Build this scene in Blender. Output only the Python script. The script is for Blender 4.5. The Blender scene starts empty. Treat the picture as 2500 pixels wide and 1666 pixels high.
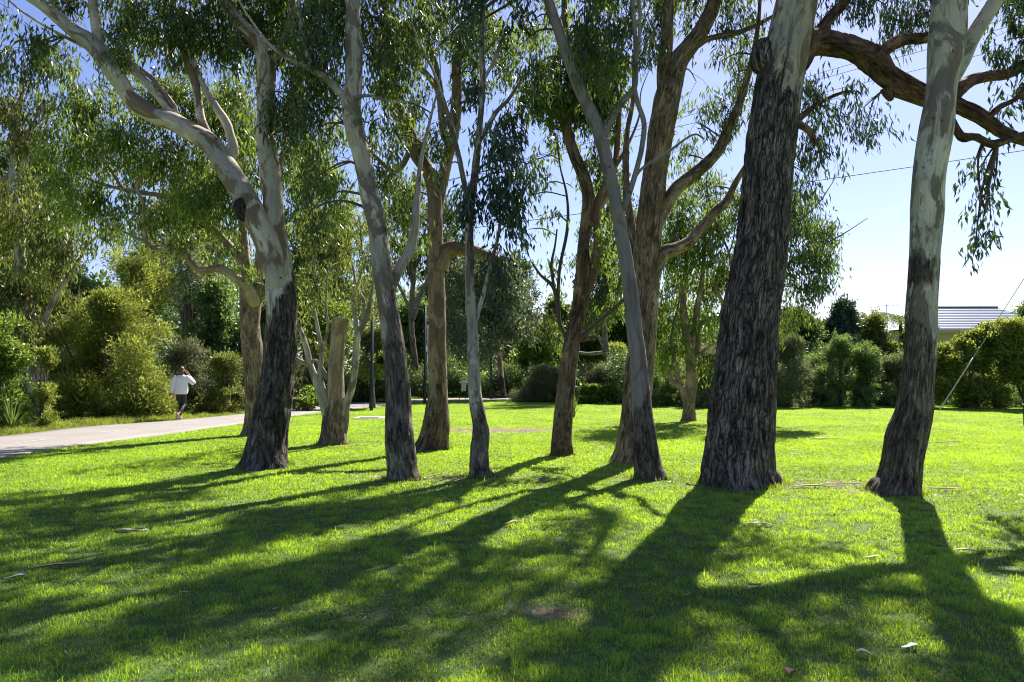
import bpy, math, random
import numpy as np
from mathutils import Vector

rng = np.random.default_rng(7)
random.seed(7)
D = bpy.data
C = bpy.context.scene.collection
rad = math.radians

# ------------------------------------------------------------------ camera
F = 1889.0            # focal length in pixels of the 2500 px wide picture
CAMZ = 1.6
HOR = 900.0
TILT = math.atan((HOR - 833.0) / F)
cam = D.cameras.new('camera')
cam.sensor_width = 36.0
cam.lens = 36.0 * F / 2500.0
cam.clip_start = 0.05
cam.clip_end = 3000
camo = D.objects.new('camera', cam)
C.objects.link(camo)
camo.location = (0, 0, CAMZ)
camo.rotation_euler = (rad(90) + TILT, 0, 0)
bpy.context.scene.camera = camo

# ------------------------------------------------------------------ light
SUN_EL, SUN_AZ = rad(45), rad(29)     # azimuth from +Y towards +X
sx, sy = math.sin(SUN_AZ), math.cos(SUN_AZ)
KS = 1.0 / math.tan(SUN_EL)
w = D.worlds.new('World')
bpy.context.scene.world = w
w.use_nodes = True
nt = w.node_tree
bg = nt.nodes['Background']
sky = nt.nodes.new('ShaderNodeTexSky')
sky.sky_type = 'NISHITA'
sky.sun_disc = False
sky.sun_elevation = SUN_EL
sky.sun_rotation = SUN_AZ
sky.air_density = 1.0
sky.dust_density = 0.5
sky.ozone_density = 2.5
tintn = nt.nodes.new('ShaderNodeMix')
tintn.data_type = 'RGBA'
tintn.blend_type = 'MULTIPLY'
tintn.inputs[0].default_value = 1.0
tintn.inputs[7].default_value = (.83, .775, .97, 1)
nt.links.new(sky.outputs[0], tintn.inputs[6])
nt.links.new(tintn.outputs[2], bg.inputs[0])
bg.inputs[1].default_value = 0.070
sl = D.lights.new('sun', 'SUN')
sl.energy = 5.0
sl.angle = rad(0.55)
sl.color = (1.0, 0.95, 0.86)
so = D.objects.new('sun', sl)
C.objects.link(so)
sdir = Vector((sx * math.cos(SUN_EL), sy * math.cos(SUN_EL), math.sin(SUN_EL)))
so.rotation_euler = sdir.to_track_quat('Z', 'Y').to_euler()
so.location = (20, 40, 50)
sc = bpy.context.scene
sc.view_settings.view_transform = 'Standard'
sc.view_settings.look = 'None'
sc.view_settings.exposure = 1.36
sc.view_settings.gamma = 1.0
sc.cycles.max_bounces = 8
sc.cycles.diffuse_bounces = 4
sc.cycles.transmission_bounces = 4
sc.cycles.glossy_bounces = 2
sc.cycles.use_denoising = True
sc.cycles.filter_width = 1.1
sc.render.use_persistent_data = False

# ------------------------------------------------------------------ helpers
ca, sa = math.cos(TILT), math.sin(TILT)


def P(px, py, d):
    """point seen at pixel (px, py) of the 2500x1666 picture, at distance d in Y"""
    u, v = (px - 1250) / F, (833 - py) / F
    y, z = ca - v * sa, sa + v * ca
    return np.array((u * d / y, d, CAMZ + z * d / y))


def G(px, py):
    """ground point under a pixel"""
    u, v = (px - 1250) / F, (833 - py) / F
    y, z = ca - v * sa, sa + v * ca
    t = -CAMZ / z
    return np.array((u * t, y * t, 0.0))


def tag(o, label=None, cat=None, group=None, kind=None):
    if label: o['label'] = label
    if cat: o['category'] = cat
    if group: o['group'] = group
    if kind: o['kind'] = kind
    return o


def empty(name, loc, label=None, cat=None, group=None, rz=0):
    o = D.objects.new(name, None)
    C.objects.link(o)
    o.location = loc
    o.rotation_euler = (0, 0, rz)
    o.empty_display_size = 0.2
    return tag(o, label, cat, group)


_perm = np.random.default_rng(3).permutation(512)
_perm = np.concatenate([_perm, _perm, _perm])
_val = np.random.default_rng(4).random(512) * 2 - 1


def noise(p):
    """value noise -1..1 of an (n,3) array"""
    p = np.asarray(p, float)
    i = np.floor(p).astype(int)
    f = p - i
    f = f * f * (3 - 2 * f)
    i = i & 255
    r = 0
    for a in (0, 1):
        for b in (0, 1):
            for c in (0, 1):
                h = _perm[_perm[_perm[i[:, 0] + a] + i[:, 1] + b] + i[:, 2] + c]
                wgt = (f[:, 0] if a else 1 - f[:, 0]) * (f[:, 1] if b else 1 - f[:, 1]) * (f[:, 2] if c else 1 - f[:, 2])
                r = r + _val[h] * wgt
    return r


def fbm(p, o=3):
    r, a = 0, 1.0
    for k in range(o):
        r = r + a * noise(p * (2 ** k) + 17.3 * k)
        a *= 0.5
    return r


def make_mesh(name, V, faces, mat, attrs=None, smooth=False):
    """faces: (n,3) or (n,4) array, or list of such arrays"""
    me = D.meshes.new(name)
    V = np.asarray(V, np.float32)
    if isinstance(faces, np.ndarray): faces = [faces]
    faces = [f for f in faces if len(f)]
    me.vertices.add(len(V))
    me.vertices.foreach_set('co', V.ravel())
    tot = sum(f.size for f in faces)
    me.loops.add(tot)
    me.loops.foreach_set('vertex_index', np.concatenate([f.ravel() for f in faces]).astype(np.int32))
    sizes = np.concatenate([np.full(len(f), f.shape[1], np.int32) for f in faces])
    me.polygons.add(len(sizes))
    starts = np.concatenate([[0], np.cumsum(sizes)[:-1]]).astype(np.int32)
    me.polygons.foreach_set('loop_start', starts)
    if smooth:
        me.polygons.foreach_set('use_smooth', np.ones(len(sizes), bool))
    for k, a in (attrs or {}).items():
        a = np.asarray(a, np.float32)
        if a.ndim == 1:
            at = me.attributes.new(k, 'FLOAT', 'POINT')
            at.data.foreach_set('value', a)
        else:
            at = me.attributes.new(k, 'FLOAT_VECTOR', 'POINT')
            at.data.foreach_set('vector', a.ravel())
    me.update(calc_edges=True)
    me.materials.append(mat)
    return me


def link(name, me, parent=None, base=None):
    o = D.objects.new(name, me)
    C.objects.link(o)
    if parent is not None: o.parent = parent
    if base is not None: o.location = base
    return o


def resample(pts, step):
    """catmull-rom through pts (n,k) at about `step` spacing in xyz"""
    pts = np.asarray(pts, float)
    if len(pts) == 2:
        pts = np.array([pts[0], pts[0] * 0.5 + pts[1] * 0.5, pts[1]])
    Q = np.vstack([2 * pts[0] - pts[1], pts, 2 * pts[-1] - pts[-2]])
    out = []
    for i in range(1, len(Q) - 2):
        L = np.linalg.norm(Q[i + 1, :3] - Q[i, :3])
        n = max(1, int(round(L / step)))
        t = (np.arange(n) / n)[:, None]
        p0, p1, p2, p3 = Q[i - 1], Q[i], Q[i + 1], Q[i + 2]
        c = 0.5 * (2 * p1 + (p2 - p0) * t + (2 * p0 - 5 * p1 + 4 * p2 - p3) * t ** 2 + (3 * p1 - p0 - 3 * p2 + p3) * t ** 3)
        out.append(c)
    out.append(Q[-2][None])
    return np.vstack(out)


def frames(path):
    T = np.gradient(path, axis=0)
    T /= np.linalg.norm(T, axis=1)[:, None] + 1e-9
    N = np.zeros_like(T)
    n = np.array((1.0, 0, 0)) if abs(T[0, 0]) < 0.8 else np.array((0, 1.0, 0))
    for i in range(len(T)):
        n = n - T[i] * n.dot(T[i])
        n /= np.linalg.norm(n)
        N[i] = n
    B = np.cross(T, N)
    return T, N, B


class Tubes:
    def __init__(s):
        s.V, s.Fc, s.A, s.R, s.n, s.caps, s.flare = [], [], [], [], 0, [], 0

    def add(s, pr, seg=8, rough=0.0, disp=None, cap=True, lump=0.0, seed=0.0):
        """pr (n,4): xyz + radius, already resampled"""
        pr = np.asarray(pr, float)
        path, R = pr[:, :3], np.maximum(pr[:, 3], 0.0012)
        n = len(path)
        T, N, B = frames(path)
        th = np.linspace(0, 2 * np.pi, seg, endpoint=False)
        ct, st = np.cos(th), np.sin(th)
        dirs = N[:, None, :] * ct[None, :, None] + B[:, None, :] * st[None, :, None]
        ln = np.concatenate([[0], np.cumsum(np.linalg.norm(np.diff(path, axis=0), axis=1))])
        Rm = R.mean()
        bc = np.stack([np.broadcast_to(ct * Rm, (n, seg)), np.broadcast_to(st * Rm, (n, seg)), np.broadcast_to(ln[:, None], (n, seg))], -1)
        rr = np.broadcast_to(R[:, None], (n, seg)).copy()
        q = bc.reshape(-1, 3) + seed
        if lump:
            k = 1.0 / max(Rm * 1.3, 0.02)
            rr *= 1 + lump * fbm(q * np.array((k, k, k * 0.45)), 2).reshape(n, seg)
        if s.flare:
            lob = noise(np.stack([ct * 1.7 + seed, st * 1.7, np.zeros(seg)], -1))
            rr = rr * (1 + s.flare * np.exp(-np.clip(path[:, 2:3], 0, 9) / .13) * (.35 + 1.3 * lob[None]))
        rgh = rough(ln, th, q, n, seg) if callable(rough) else np.full((n, seg), float(rough))
        if disp is not None:
            rr = rr + disp(q, rgh.reshape(-1)).reshape(n, seg)
        V = path[:, None, :] + dirs * rr[:, :, None]
        s.V.append(V.reshape(-1, 3))
        s.A.append(q)
        s.R.append(rgh.reshape(-1))
        i = np.arange(n - 1)[:, None] * seg
        j = np.arange(seg)[None]
        j2 = (j + 1) % seg
        f = np.stack([i + j, i + j2, i + seg + j2, i + seg + j], -1).reshape(-1, 4) + s.n
        s.Fc.append(f)
        if cap:
            b = s.n + (n - 1) * seg
            s.V.append((path[-1] + T[-1] * R[-1] * 0.3)[None])
            s.A.append(q[-1:]); s.R.append(rgh.reshape(-1)[-1:])
            c = s.n + n * seg
            s.caps.append(np.stack([b + np.arange(seg), b + (np.arange(seg) + 1) % seg, np.full(seg, c)], -1))
            s.n += 1
        s.n += n * seg

    def build(s, name, mat, parent=None, base=(0, 0, 0), smooth=True):
        V = np.vstack(s.V) - np.asarray(base)
        F_ = [np.vstack(s.Fc)] + ([np.vstack(s.caps)] if s.caps else [])
        me = make_mesh(name, V, F_, mat, {'bark': np.vstack(s.A), 'rough': np.concatenate(s.R)}, smooth)
        return link(name, me, parent)


def unit(a):
    return a / (np.linalg.norm(a, axis=-1, keepdims=True) + 1e-9)


def leaf_mesh(c, ax, L, W, tint):
    """one kite-shaped leaf per row"""
    n = len(c)
    ax = unit(ax)
    side = unit(np.cross(ax, unit(rng.normal(size=(n, 3)))))
    nor = np.cross(ax, side)
    L = L[:, None]; W = W[:, None]
    bend = nor * L * rng.uniform(-0.12, 0.12, (n, 1))
    sick = side * L * rng.uniform(-0.1, 0.1, (n, 1))
    mid = c + ax * L * 0.4 + bend + sick
    V = np.stack([c, mid + side * W * .5, c + ax * L, mid - side * W * .5], 1).reshape(-1, 3)
    Fq = np.arange(4 * n).reshape(-1, 4)
    return V, Fq, np.repeat(tint, 4)


# ------------------------------------------------------------------ materials
def newmat(name):
    m = D.materials.new(name)
    m.use_nodes = True
    nt = m.node_tree
    nt.nodes.clear()
    out = nt.nodes.new('ShaderNodeOutputMaterial')
    return m, nt, out


class NT:
    def __init__(s, nt): s.nt = nt

    def n(s, t, **kw):
        nd = s.nt.nodes.new(t)
        for k, v in kw.items():
            if k.startswith('i_'):
                nd.inputs[k[2:].replace('_', ' ')].default_value = v
            else:
                setattr(nd, k, v)
        return nd

    def l(s, a, b): s.nt.links.new(a, b)

    def ramp(s, fac, stops, interp='LINEAR'):
        r = s.n('ShaderNodeValToRGB')
        r.color_ramp.interpolation = interp
        e = r.color_ramp.elements
        while len(e) < len(stops): e.new(0.5)
        for i, (p, c) in enumerate(stops):
            e[i].position = p
            e[i].color = c if len(c) == 4 else (*c, 1)
        s.l(fac, r.inputs[0])
        return r

    def noise(s, vec, scale, detail=4, rough=.55, dist=0.0):
        n = s.n('ShaderNodeTexNoise')
        n.inputs['Scale'].default_value = scale
        n.inputs['Detail'].default_value = detail
        n.inputs['Roughness'].default_value = rough
        n.inputs['Distortion'].default_value = dist
        if vec is not None: s.l(vec, n.inputs['Vector'])
        return n

    def mix(s, f, a, b):
        m = s.n('ShaderNodeMix', data_type='RGBA')
        if isinstance(f, (int, float)): m.inputs[0].default_value = f
        else: s.l(f, m.inputs[0])
        for k, v in ((6, a), (7, b)):
            if isinstance(v, tuple): m.inputs[k].default_value = (*v, 1) if len(v) == 3 else v
            else: s.l(v, m.inputs[k])
        return m.outputs[2]

    def math(s, op, a, b=None, clamp=False):
        m = s.n('ShaderNodeMath', operation=op, use_clamp=clamp)
        for k, v in ((0, a), (1, b)):
            if v is None: continue
            if isinstance(v, (int, float)): m.inputs[k].default_value = v
            else: s.l(v, m.inputs[k])
        return m.outputs[0]

    def scale(s, vec, x, y, z):
        m = s.n('ShaderNodeMapping')
        m.inputs['Scale'].default_value = (x, y, z)
        s.l(vec, m.inputs[0])
        return m.outputs[0]


def leaf_material(name, dark, light, trans, tw=0.4, gloss=0.35, alt=None):
    m, nt, out = newmat(name)
    N = NT(nt)
    at = N.n('ShaderNodeAttribute', attribute_name='tint')
    stops = [(0.0, dark), (0.75, light)]
    if alt: stops = [(0.0, dark), (0.72, light), (0.93, light), (1.0, alt)]
    r = N.ramp(at.outputs['Fac'], stops)
    pb = N.n('ShaderNodeBsdfPrincipled')
    N.l(r.outputs[0], pb.inputs['Base Color'])
    pb.inputs['Roughness'].default_value = 0.42
    pb.inputs['Specular IOR Level'].default_value = gloss
    tr = N.n('ShaderNodeBsdfTranslucent')
    tc = N.mix(at.outputs['Fac'], tuple(c * 0.12 for c in trans), trans)
    N.l(tc, tr.inputs[0])
    mx = N.n('ShaderNodeMixShader')
    mx.inputs[0].default_value = tw
    N.l(pb.outputs[0], mx.inputs[1])
    N.l(tr.outputs[0], mx.inputs[2])
    N.l(mx.outputs[0], out.inputs[0])
    return m


def bark_material(name, smooth, patch, rough, pale=None, fibre=1.0, thr=0.5, spots=True, rr=(0.75, 0.9), crack=.3):
    """smooth/patch: the two colours of the shed bark; rough: the fibrous bark where attribute `rough` is high"""
    m, nt, out = newmat(name)
    N = NT(nt)
    a = N.n('ShaderNodeAttribute', attribute_name='bark')
    v = a.outputs['Vector']
    rg = N.n('ShaderNodeAttribute', attribute_name='rough').outputs['Fac']
    # mottled smooth bark
    n1 = N.noise(N.scale(v, 1, 1, .38), 4.2, 5, .6, .8)
    n2 = N.noise(N.scale(v, 1, 1, .12), 14, 4, .6, .5)
    n3 = N.noise(N.scale(v, 1, 1, .5), 30, 3)
    s1 = N.ramp(n1.outputs[0], [(thr - .03, (0, 0, 0)), (thr + .03, (1, 1, 1))])
    base = N.mix(n2.outputs[0], tuple(c * .8 for c in smooth), tuple(min(1, c * 1.15) for c in smooth))
    if pale:
        n5 = N.noise(N.scale(v, 1, 1, .3), 2.6, 4, .6, 1.2)
        s5 = N.ramp(n5.outputs[0], [(.53, (0, 0, 0)), (.57, (1, 1, 1))])
        base = N.mix(s5.outputs[0], base, pale)
    n6 = N.noise(N.scale(v, 1, 1, .55), 11, 6, .7, .4)
    s6 = N.ramp(n6.outputs[0], [(.57, (0, 0, 0)), (.62, (1, 1, 1))])
    base = N.mix(N.math('MULTIPLY', s6.outputs[0], .55), base, tuple(c * 1.25 for c in patch))
    n7 = N.noise(N.scale(v, 1, 1, .06), 34, 4, .65, .2)
    s7 = N.ramp(n7.outputs[0], [(.32, (.62, .60, .57)), (.5, (1, 1, 1)), (.7, (1.18, 1.16, 1.1))])
    mm = N.n('ShaderNodeMix', data_type='RGBA', blend_type='MULTIPLY')
    mm.inputs[0].default_value = .8
    N.l(base, mm.inputs[6]); N.l(s7.outputs[0], mm.inputs[7])
    n8 = N.noise(v, 1.7, 3)
    s8 = N.ramp(n8.outputs[0], [(.35, (.80, .80, .84)), (.65, (1.16, 1.08, .96))])
    m8 = N.n('ShaderNodeMix', data_type='RGBA', blend_type='MULTIPLY')
    m8.inputs[0].default_value = 1
    N.l(mm.outputs[2], m8.inputs[6]); N.l(s8.outputs[0], m8.inputs[7])
    base = m8.outputs[2]
    pc = N.mix(n2.outputs[0], tuple(c * .6 for c in patch), tuple(c * 1.3 for c in patch))
    col = N.mix(s1.outputs[0], pc, base)
    if spots:
        vo = N.n('ShaderNodeTexVoronoi', feature='F1')
        vo.inputs['Scale'].default_value = 7
        N.l(N.scale(v, 1, 1, .7), vo.inputs['Vector'])
        sp = N.ramp(vo.outputs['Distance'], [(.09, (1, 1, 1)), (.14, (0, 0, 0))])
        gate = N.ramp(N.noise(v, 2.1, 2).outputs[0], [(.5, (0, 0, 0)), (.56, (1, 1, 1))])
        col = N.mix(N.math('MULTIPLY', sp.outputs[0], gate.outputs[0]), col, tuple(c * .45 for c in patch))
    # fibrous bark
    f1 = N.noise(N.scale(v, 1, 1, .16), 32, 7, .72, .6)
    f2 = N.noise(N.scale(v, 1, 1, .5), 5, 5, .6)
    fr = N.ramp(f1.outputs[0], [(.38, tuple(c * .15 for c in rough)), (.46, tuple(c * .55 for c in rough)), (.55, tuple(c * 1.1 for c in rough)), (.68, tuple(min(1, c * 2.0) for c in rough))])
    f3 = N.ramp(f2.outputs[0], [(.35, (.45, .45, .45)), (.65, (1.25, 1.22, 1.2))])
    fm = N.n('ShaderNodeMix', data_type='RGBA', blend_type='MULTIPLY')
    fm.inputs[0].default_value = 1.0
    N.l(fr.outputs[0], fm.inputs[6]); N.l(f3.outputs[0], fm.inputs[7])
    wv = N.noise(N.scale(v, 1, 1, .5), 9, 3)
    vm = N.n('ShaderNodeVectorMath', operation='MULTIPLY_ADD')
    N.l(wv.outputs['Color'], vm.inputs[0])
    vm.inputs[1].default_value = (.10, .10, .9)
    N.l(v, vm.inputs[2])
    vc = N.n('ShaderNodeTexVoronoi', feature='DISTANCE_TO_EDGE')
    vc.inputs['Scale'].default_value = 24
    N.l(N.scale(vm.outputs[0], 1, 1, .06), vc.inputs['Vector'])
    ck = N.ramp(vc.outputs['Distance'], [(.0, (.08, .08, .08)), (.05, (.30, .30, .30)), (.13, (1.12, 1.12, 1.12))])
    fk = N.n('ShaderNodeMix', data_type='RGBA', blend_type='MULTIPLY')
    fk.inputs[0].default_value = crack
    N.l(fm.outputs[2], fk.inputs[6]); N.l(ck.outputs[0], fk.inputs[7])
    fc = fk.outputs[2]
    # where: rough attribute disturbed by stretched noise
    ed = N.noise(N.scale(v, 1, 1, .22), 6.5, 8, .75, .9)
    m1 = N.math('ADD', rg, N.math('MULTIPLY', N.math('SUBTRACT', ed.outputs[0], .5), 1.9))
    mk = N.ramp(m1, [(.42, (0, 0, 0)), (.56, (1, 1, 1))])
    col = N.mix(mk.outputs[0], col, fc)
    pb = N.n('ShaderNodeBsdfPrincipled')
    N.l(col, pb.inputs['Base Color'])
    pb.inputs['Specular IOR Level'].default_value = .25
    ro = N.math('ADD', rr[0], N.math('MULTIPLY', mk.outputs[0], rr[1] - rr[0]))
    N.l(ro, pb.inputs['Roughness'])
    # height
    hs = N.math('ADD', N.math('MULTIPLY', s1.outputs[0], .35), N.math('MULTIPLY', n6.outputs[0], .5))
    hf = N.math('ADD', N.math('MULTIPLY', ck.outputs[0], crack), N.math('MULTIPLY', f1.outputs[0], 2.2 * fibre))
    hh = N.mix(mk.outputs[0], hs, hf)
    bp = N.n('ShaderNodeBump')
    bp.inputs['Strength'].default_value = .9
    bp.inputs['Distance'].default_value = .02
    N.l(hh, bp.inputs['Height'])
    N.l(bp.outputs[0], pb.inputs['Normal'])
    N.l(pb.outputs[0], out.inputs[0])
    return m


def plain(name, col, rough=.6, metal=0, var=0.15, scale=12, bump=0.0, spec=.5):
    m, nt, out = newmat(name)
    N = NT(nt)
    tc = N.n('ShaderNodeTexCoord')
    n = N.noise(tc.outputs['Object'], scale, 5)
    c = N.mix(n.outputs[0], tuple(x * (1 - var) for x in col), tuple(min(1, x * (1 + var)) for x in col))
    pb = N.n('ShaderNodeBsdfPrincipled')
    N.l(c, pb.inputs['Base Color'])
    pb.inputs['Roughness'].default_value = rough
    pb.inputs['Metallic'].default_value = metal
    pb.inputs['Specular IOR Level'].default_value = spec
    if bump:
        b = N.n('ShaderNodeBump')
        b.inputs['Strength'].default_value = bump
        b.inputs['Distance'].default_value = .01
        N.l(n.outputs[0], b.inputs['Height'])
        N.l(b.outputs[0], pb.inputs['Normal'])
    N.l(pb.outputs[0], out.inputs[0])
    return m


M = {}
GREY = (.34, .34, .28)
M['gum_pale'] = bark_material('gum_pale', (.42, .38, .32), (.20, .135, .09), (.12, .10, .085), pale=(.54, .50, .43), thr=.46, crack=.7)
M['gum_green'] = bark_material('gum_green', (.36, .33, .275), (.18, .135, .10), (.21, .175, .14), pale=(.47, .44, .37), thr=.46)
M['gum_mottled'] = bark_material('gum_mottled', (.40, .38, .31), (.19, .15, .115), (.21, .165, .12), pale=(.54, .51, .40), thr=.49, crack=.5)
M['gum_grey'] = bark_material('gum_grey', (.25, .22, .20), (.16, .13, .11), (.15, .12, .095), thr=.42, fibre=.6)
M['gum_dark'] = bark_material('gum_dark', (.34, .31, .25), (.19, .14, .10), (.185, .15, .128), pale=(.42, .38, .25), thr=.47, crack=.85)
M['bark_tan'] = bark_material('bark_tan', (.38, .30, .22), (.24, .165, .11), (.30, .22, .155), thr=.5, fibre=.8, spots=False)
M['bark_brown'] = bark_material('bark_brown', (.27, .20, .15), (.16, .10, .07), (.17, .115, .082), thr=.48, fibre=.7)
M['bark_limb'] = bark_material('bark_limb', (.22, .14, .10), (.13, .075, .05), (.13, .078, .052), thr=.5, fibre=.8, spots=False)
M['twig'] = plain('twig', (.085, .062, .045), .8, scale=30)
M['twig_pale'] = plain('twig_pale', (.22, .17, .12), .8, scale=30)
M['cut_wood'] = plain('cut_wood', (.42, .35, .25), .8, scale=20)
M['leaf_gum'] = leaf_material('leaf_gum', (.022, .045, .016), (.070, .115, .038), (.36, .50, .06), .40, .5, alt=(.26, .16, .05))
M['leaf_blue'] = leaf_material('leaf_blue', (.022, .045, .026), (.055, .095, .055), (.15, .25, .06), .28, .5)
M['leaf_bright'] = leaf_material('leaf_bright', (.040, .085, .016), (.15, .24, .035), (.46, .60, .08), .43, .4)
M['leaf_olive'] = leaf_material('leaf_olive', (.045, .065, .02), (.18, .21, .055), (.44, .50, .09), .40, .3)
M['leaf_wattle'] = leaf_material('leaf_wattle', (.060, .095, .022), (.23, .28, .060), (.60, .68, .10), .45, .25)
M['leaf_dark'] = leaf_material('leaf_dark', (.050, .090, .036), (.14, .215, .08), (.44, .62, .12), .34, .4)
M['leaf_brown'] = leaf_material('leaf_brown', (.065, .080, .042), (.19, .205, .11), (.42, .46, .18), .32, .25)
M['leaf_silver'] = leaf_material('leaf_silver', (.060, .085, .050), (.20, .24, .15), (.38, .46, .18), .33, .4)
M['dry_grass'] = leaf_material('dry_grass', (.20, .12, .05), (.42, .26, .11), (.45, .28, .10), .35, .2)
M['grass'] = leaf_material('grass', (.030, .135, .080), (.17, .34, .11), (.71, .95, .03), .52, .12, alt=(.40, .36, .14))
M['rough_grass'] = leaf_material('rough_grass', (.060, .095, .016), (.17, .21, .04), (.50, .58, .07), .48, .3, alt=(.38, .30, .14))

# ------------------------------------------------------------------ ground
PATCH = [  # bare earth in the lawn: pixel position, half sizes in metres
    (1230, 1052, 1.7, .9, .9), (1115, 1050, 1.3, .7, .5), (870, 1085, .7, .35, .5), (980, 1168, 1.0, .35, .6),
    (1330, 1500, .55, .16, .6), (860, 1505, .5, .16, .5), (1980, 1180, .9, .32, .6), (2200, 1200, .6, .25, .5),
    (1250, 1165, .7, .2, .45), (700, 1150, .8, .25, .35), (2300, 1085, 1.4, .25, .3), (1600, 1130, 1.1, .3, .4),
    (1810, 1184, 1.0, .35, .7), (2190, 1204, .75, .3, .6), (648, 1142, .7, .3, .6), (982, 1171, .5, .25, .6), (1177, 1168, .4, .2, .6), (1058, 1097, .6, .3, .5), (1370, 1113, .4, .3, .5), (1586, 1170, .5, .3, .6), (815, 1085, .6, .35, .6),
]


def soil(x, y):
    m = np.zeros_like(x)
    n = fbm(np.stack([x * 2.6, y * 3.4, np.zeros_like(x)], -1).reshape(-1, 3), 4).reshape(x.shape)
    for px, py, a, b, s in PATCH:
        g = G(px, py)
        q = ((x - g[0]) / a) ** 2 + ((y - g[1]) / b) ** 2
        m = np.maximum(m, s * np.clip(.9 - q * .8 + n * 1.1, 0, 1))
    return m


def gz(x, y):
    """tiny unevenness of the lawn"""
    p = np.stack([x * .7, y * .7, np.zeros_like(x) + 3.3], -1).reshape(-1, 3)
    return (noise(p) * .018 + noise(p * 2.7 + 9) * .007).reshape(np.shape(x)) * np.clip(1.4 - np.abs(np.asarray(y) - 8) / 22, 0, 1)


def lawn_material():
    m, nt, out = newmat('lawn')
    N = NT(nt)
    tc = N.n('ShaderNodeTexCoord')
    v = tc.outputs['Object']
    so_ = N.n('ShaderNodeAttribute', attribute_name='soil').outputs['Fac']
    a = N.noise(v, .35, 4)
    b = N.noise(v, 5, 6, .7)
    c = N.noise(N.scale(v, 1, .45, 1), 42, 4, .7)
    g1 = N.ramp(b.outputs[0], [(.3, (.13, .22, .014)), (.55, (.21, .33, .018)), (.75, (.28, .38, .04))])
    g2 = N.mix(a.outputs[0], g1.outputs[0], (.27, .40, .02))
    g3 = N.mix(N.math('MULTIPLY', c.outputs[0], .5), g2, (.06, .12, .012))
    nr = N.n('ShaderNodeAttribute', attribute_name='thatch').outputs['Fac']
    g3 = N.mix(nr, g3, (.07, .11, .045))
    s = N.ramp(N.math('ADD', so_, N.math('MULTIPLY', N.math('SUBTRACT', c.outputs[0], .5), .9)), [(.35, (0, 0, 0)), (.6, (1, 1, 1))])
    br = N.ramp(b.outputs[0], [(.3, (.12, .09, .05)), (.7, (.27, .21, .13))])
    col = N.mix(s.outputs[0], g3, br.outputs[0])
    pb = N.n('ShaderNodeBsdfPrincipled')
    N.l(col, pb.inputs['Base Color'])
    pb.inputs['Roughness'].default_value = .85
    pb.inputs['Specular IOR Level'].default_value = .15
    bp = N.n('ShaderNodeBump')
    bp.inputs['Strength'].default_value = .8
    bp.inputs['Distance'].default_value = .03
    N.l(c.outputs[0], bp.inputs['Height'])
    N.l(bp.outputs[0], pb.inputs['Normal'])
    N.l(pb.outputs[0], out.inputs[0])
    return m


def grid(xs, ys):
    X, Y = np.meshgrid(xs, ys)
    nx, ny = len(xs), len(ys)
    i = (np.arange(ny - 1)[:, None] * nx + np.arange(nx - 1)[None]).ravel()
    return X, Y, np.stack([i, i + 1, i + nx + 1, i + nx], -1)


xs = np.concatenate([[-900, -300, -100, -60, -40], np.arange(-28, 28.01, .2), [40, 60, 100, 300, 900]])
ys = np.concatenate([[-60, -20, -8], np.arange(-3, 40.01, .16), [45, 52, 60, 80, 120, 250, 600, 1500]])
X, Y, Fg = grid(xs, ys)
Z = gz(X, Y)
me = make_mesh('lawn_ground', np.stack([X, Y, Z], -1).reshape(-1, 3), Fg, lawn_material(), {'soil': soil(X, Y).ravel(), 'thatch': np.clip((14 - Y) / 8, 0, .7).ravel()}, True)
tag(link('ground', me), kind='structure')

# the path: centre line and half width, from its two edges in the photograph
NEAR = [(-420, 1175), (0, 1119), (200, 1090), (400, 1062), (600, 1034), (760, 1010), (880, 997), (945, 991), (1010, 982.5), (1100, 979.5), (1200, 978), (1330, 977)]
FAR = [(-420, 1102), (0, 1069), (200, 1046), (400, 1031), (600, 1012), (760, 990), (880, 983), (945, 980.5), (1010, 976.5), (1100, 974.5), (1200, 973.5), (1330, 972.5)]
near = resample(np.array([G(*p) for p in NEAR]), .5)
far = np.array([G(*p) for p in FAR])
tn = np.linspace(0, 1, 120)


def samp(P_, t):
    P_ = np.asarray(P_)
    L = np.concatenate([[0], np.cumsum(np.linalg.norm(np.diff(P_, axis=0), axis=1))])
    L /= L[-1]
    return np.stack([np.interp(t, L, P_[:, k]) for k in range(3)], -1)


def edge(pts):
    A = resample(np.array([[*G(*p), 0] for p in pts])[:, [0, 1, 2, 3]], .5)[:, :3]
    return A


near = edge(NEAR); far = edge(FAR)
pn, pf = samp(near, tn), samp(far, tn)
pn[:, 0] += fbm(pn * 1.3, 2) * .03
rows = []
for k in np.linspace(0, 1, 9):
    q = pn * (1 - k) + pf * k
    rows.append(q)
R_ = np.stack(rows, 0)
Zp = gz(R_[..., 0], R_[..., 1]) * 0 + .035
R_[..., 2] = Zp
nk, npt = R_.shape[:2]
i = (np.arange(nk - 1)[:, None] * npt + np.arange(npt - 1)[None]).ravel()
fp = np.stack([i, i + 1, i + npt + 1, i + npt], -1)
# skirts so that the slab has an edge
sk_n = pn.copy(); sk_n[:, 2] = -.05
sk_f = pf.copy(); sk_f[:, 2] = -.05
V = np.vstack([R_.reshape(-1, 3), sk_n, sk_f])
b0 = nk * npt
j = np.arange(npt - 1)
f1 = np.stack([b0 + j, b0 + j + 1, j + 1, j], -1)
f2 = np.stack([(nk - 1) * npt + j, (nk - 1) * npt + j + 1, b0 + npt + j + 1, b0 + npt + j], -1)


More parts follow.
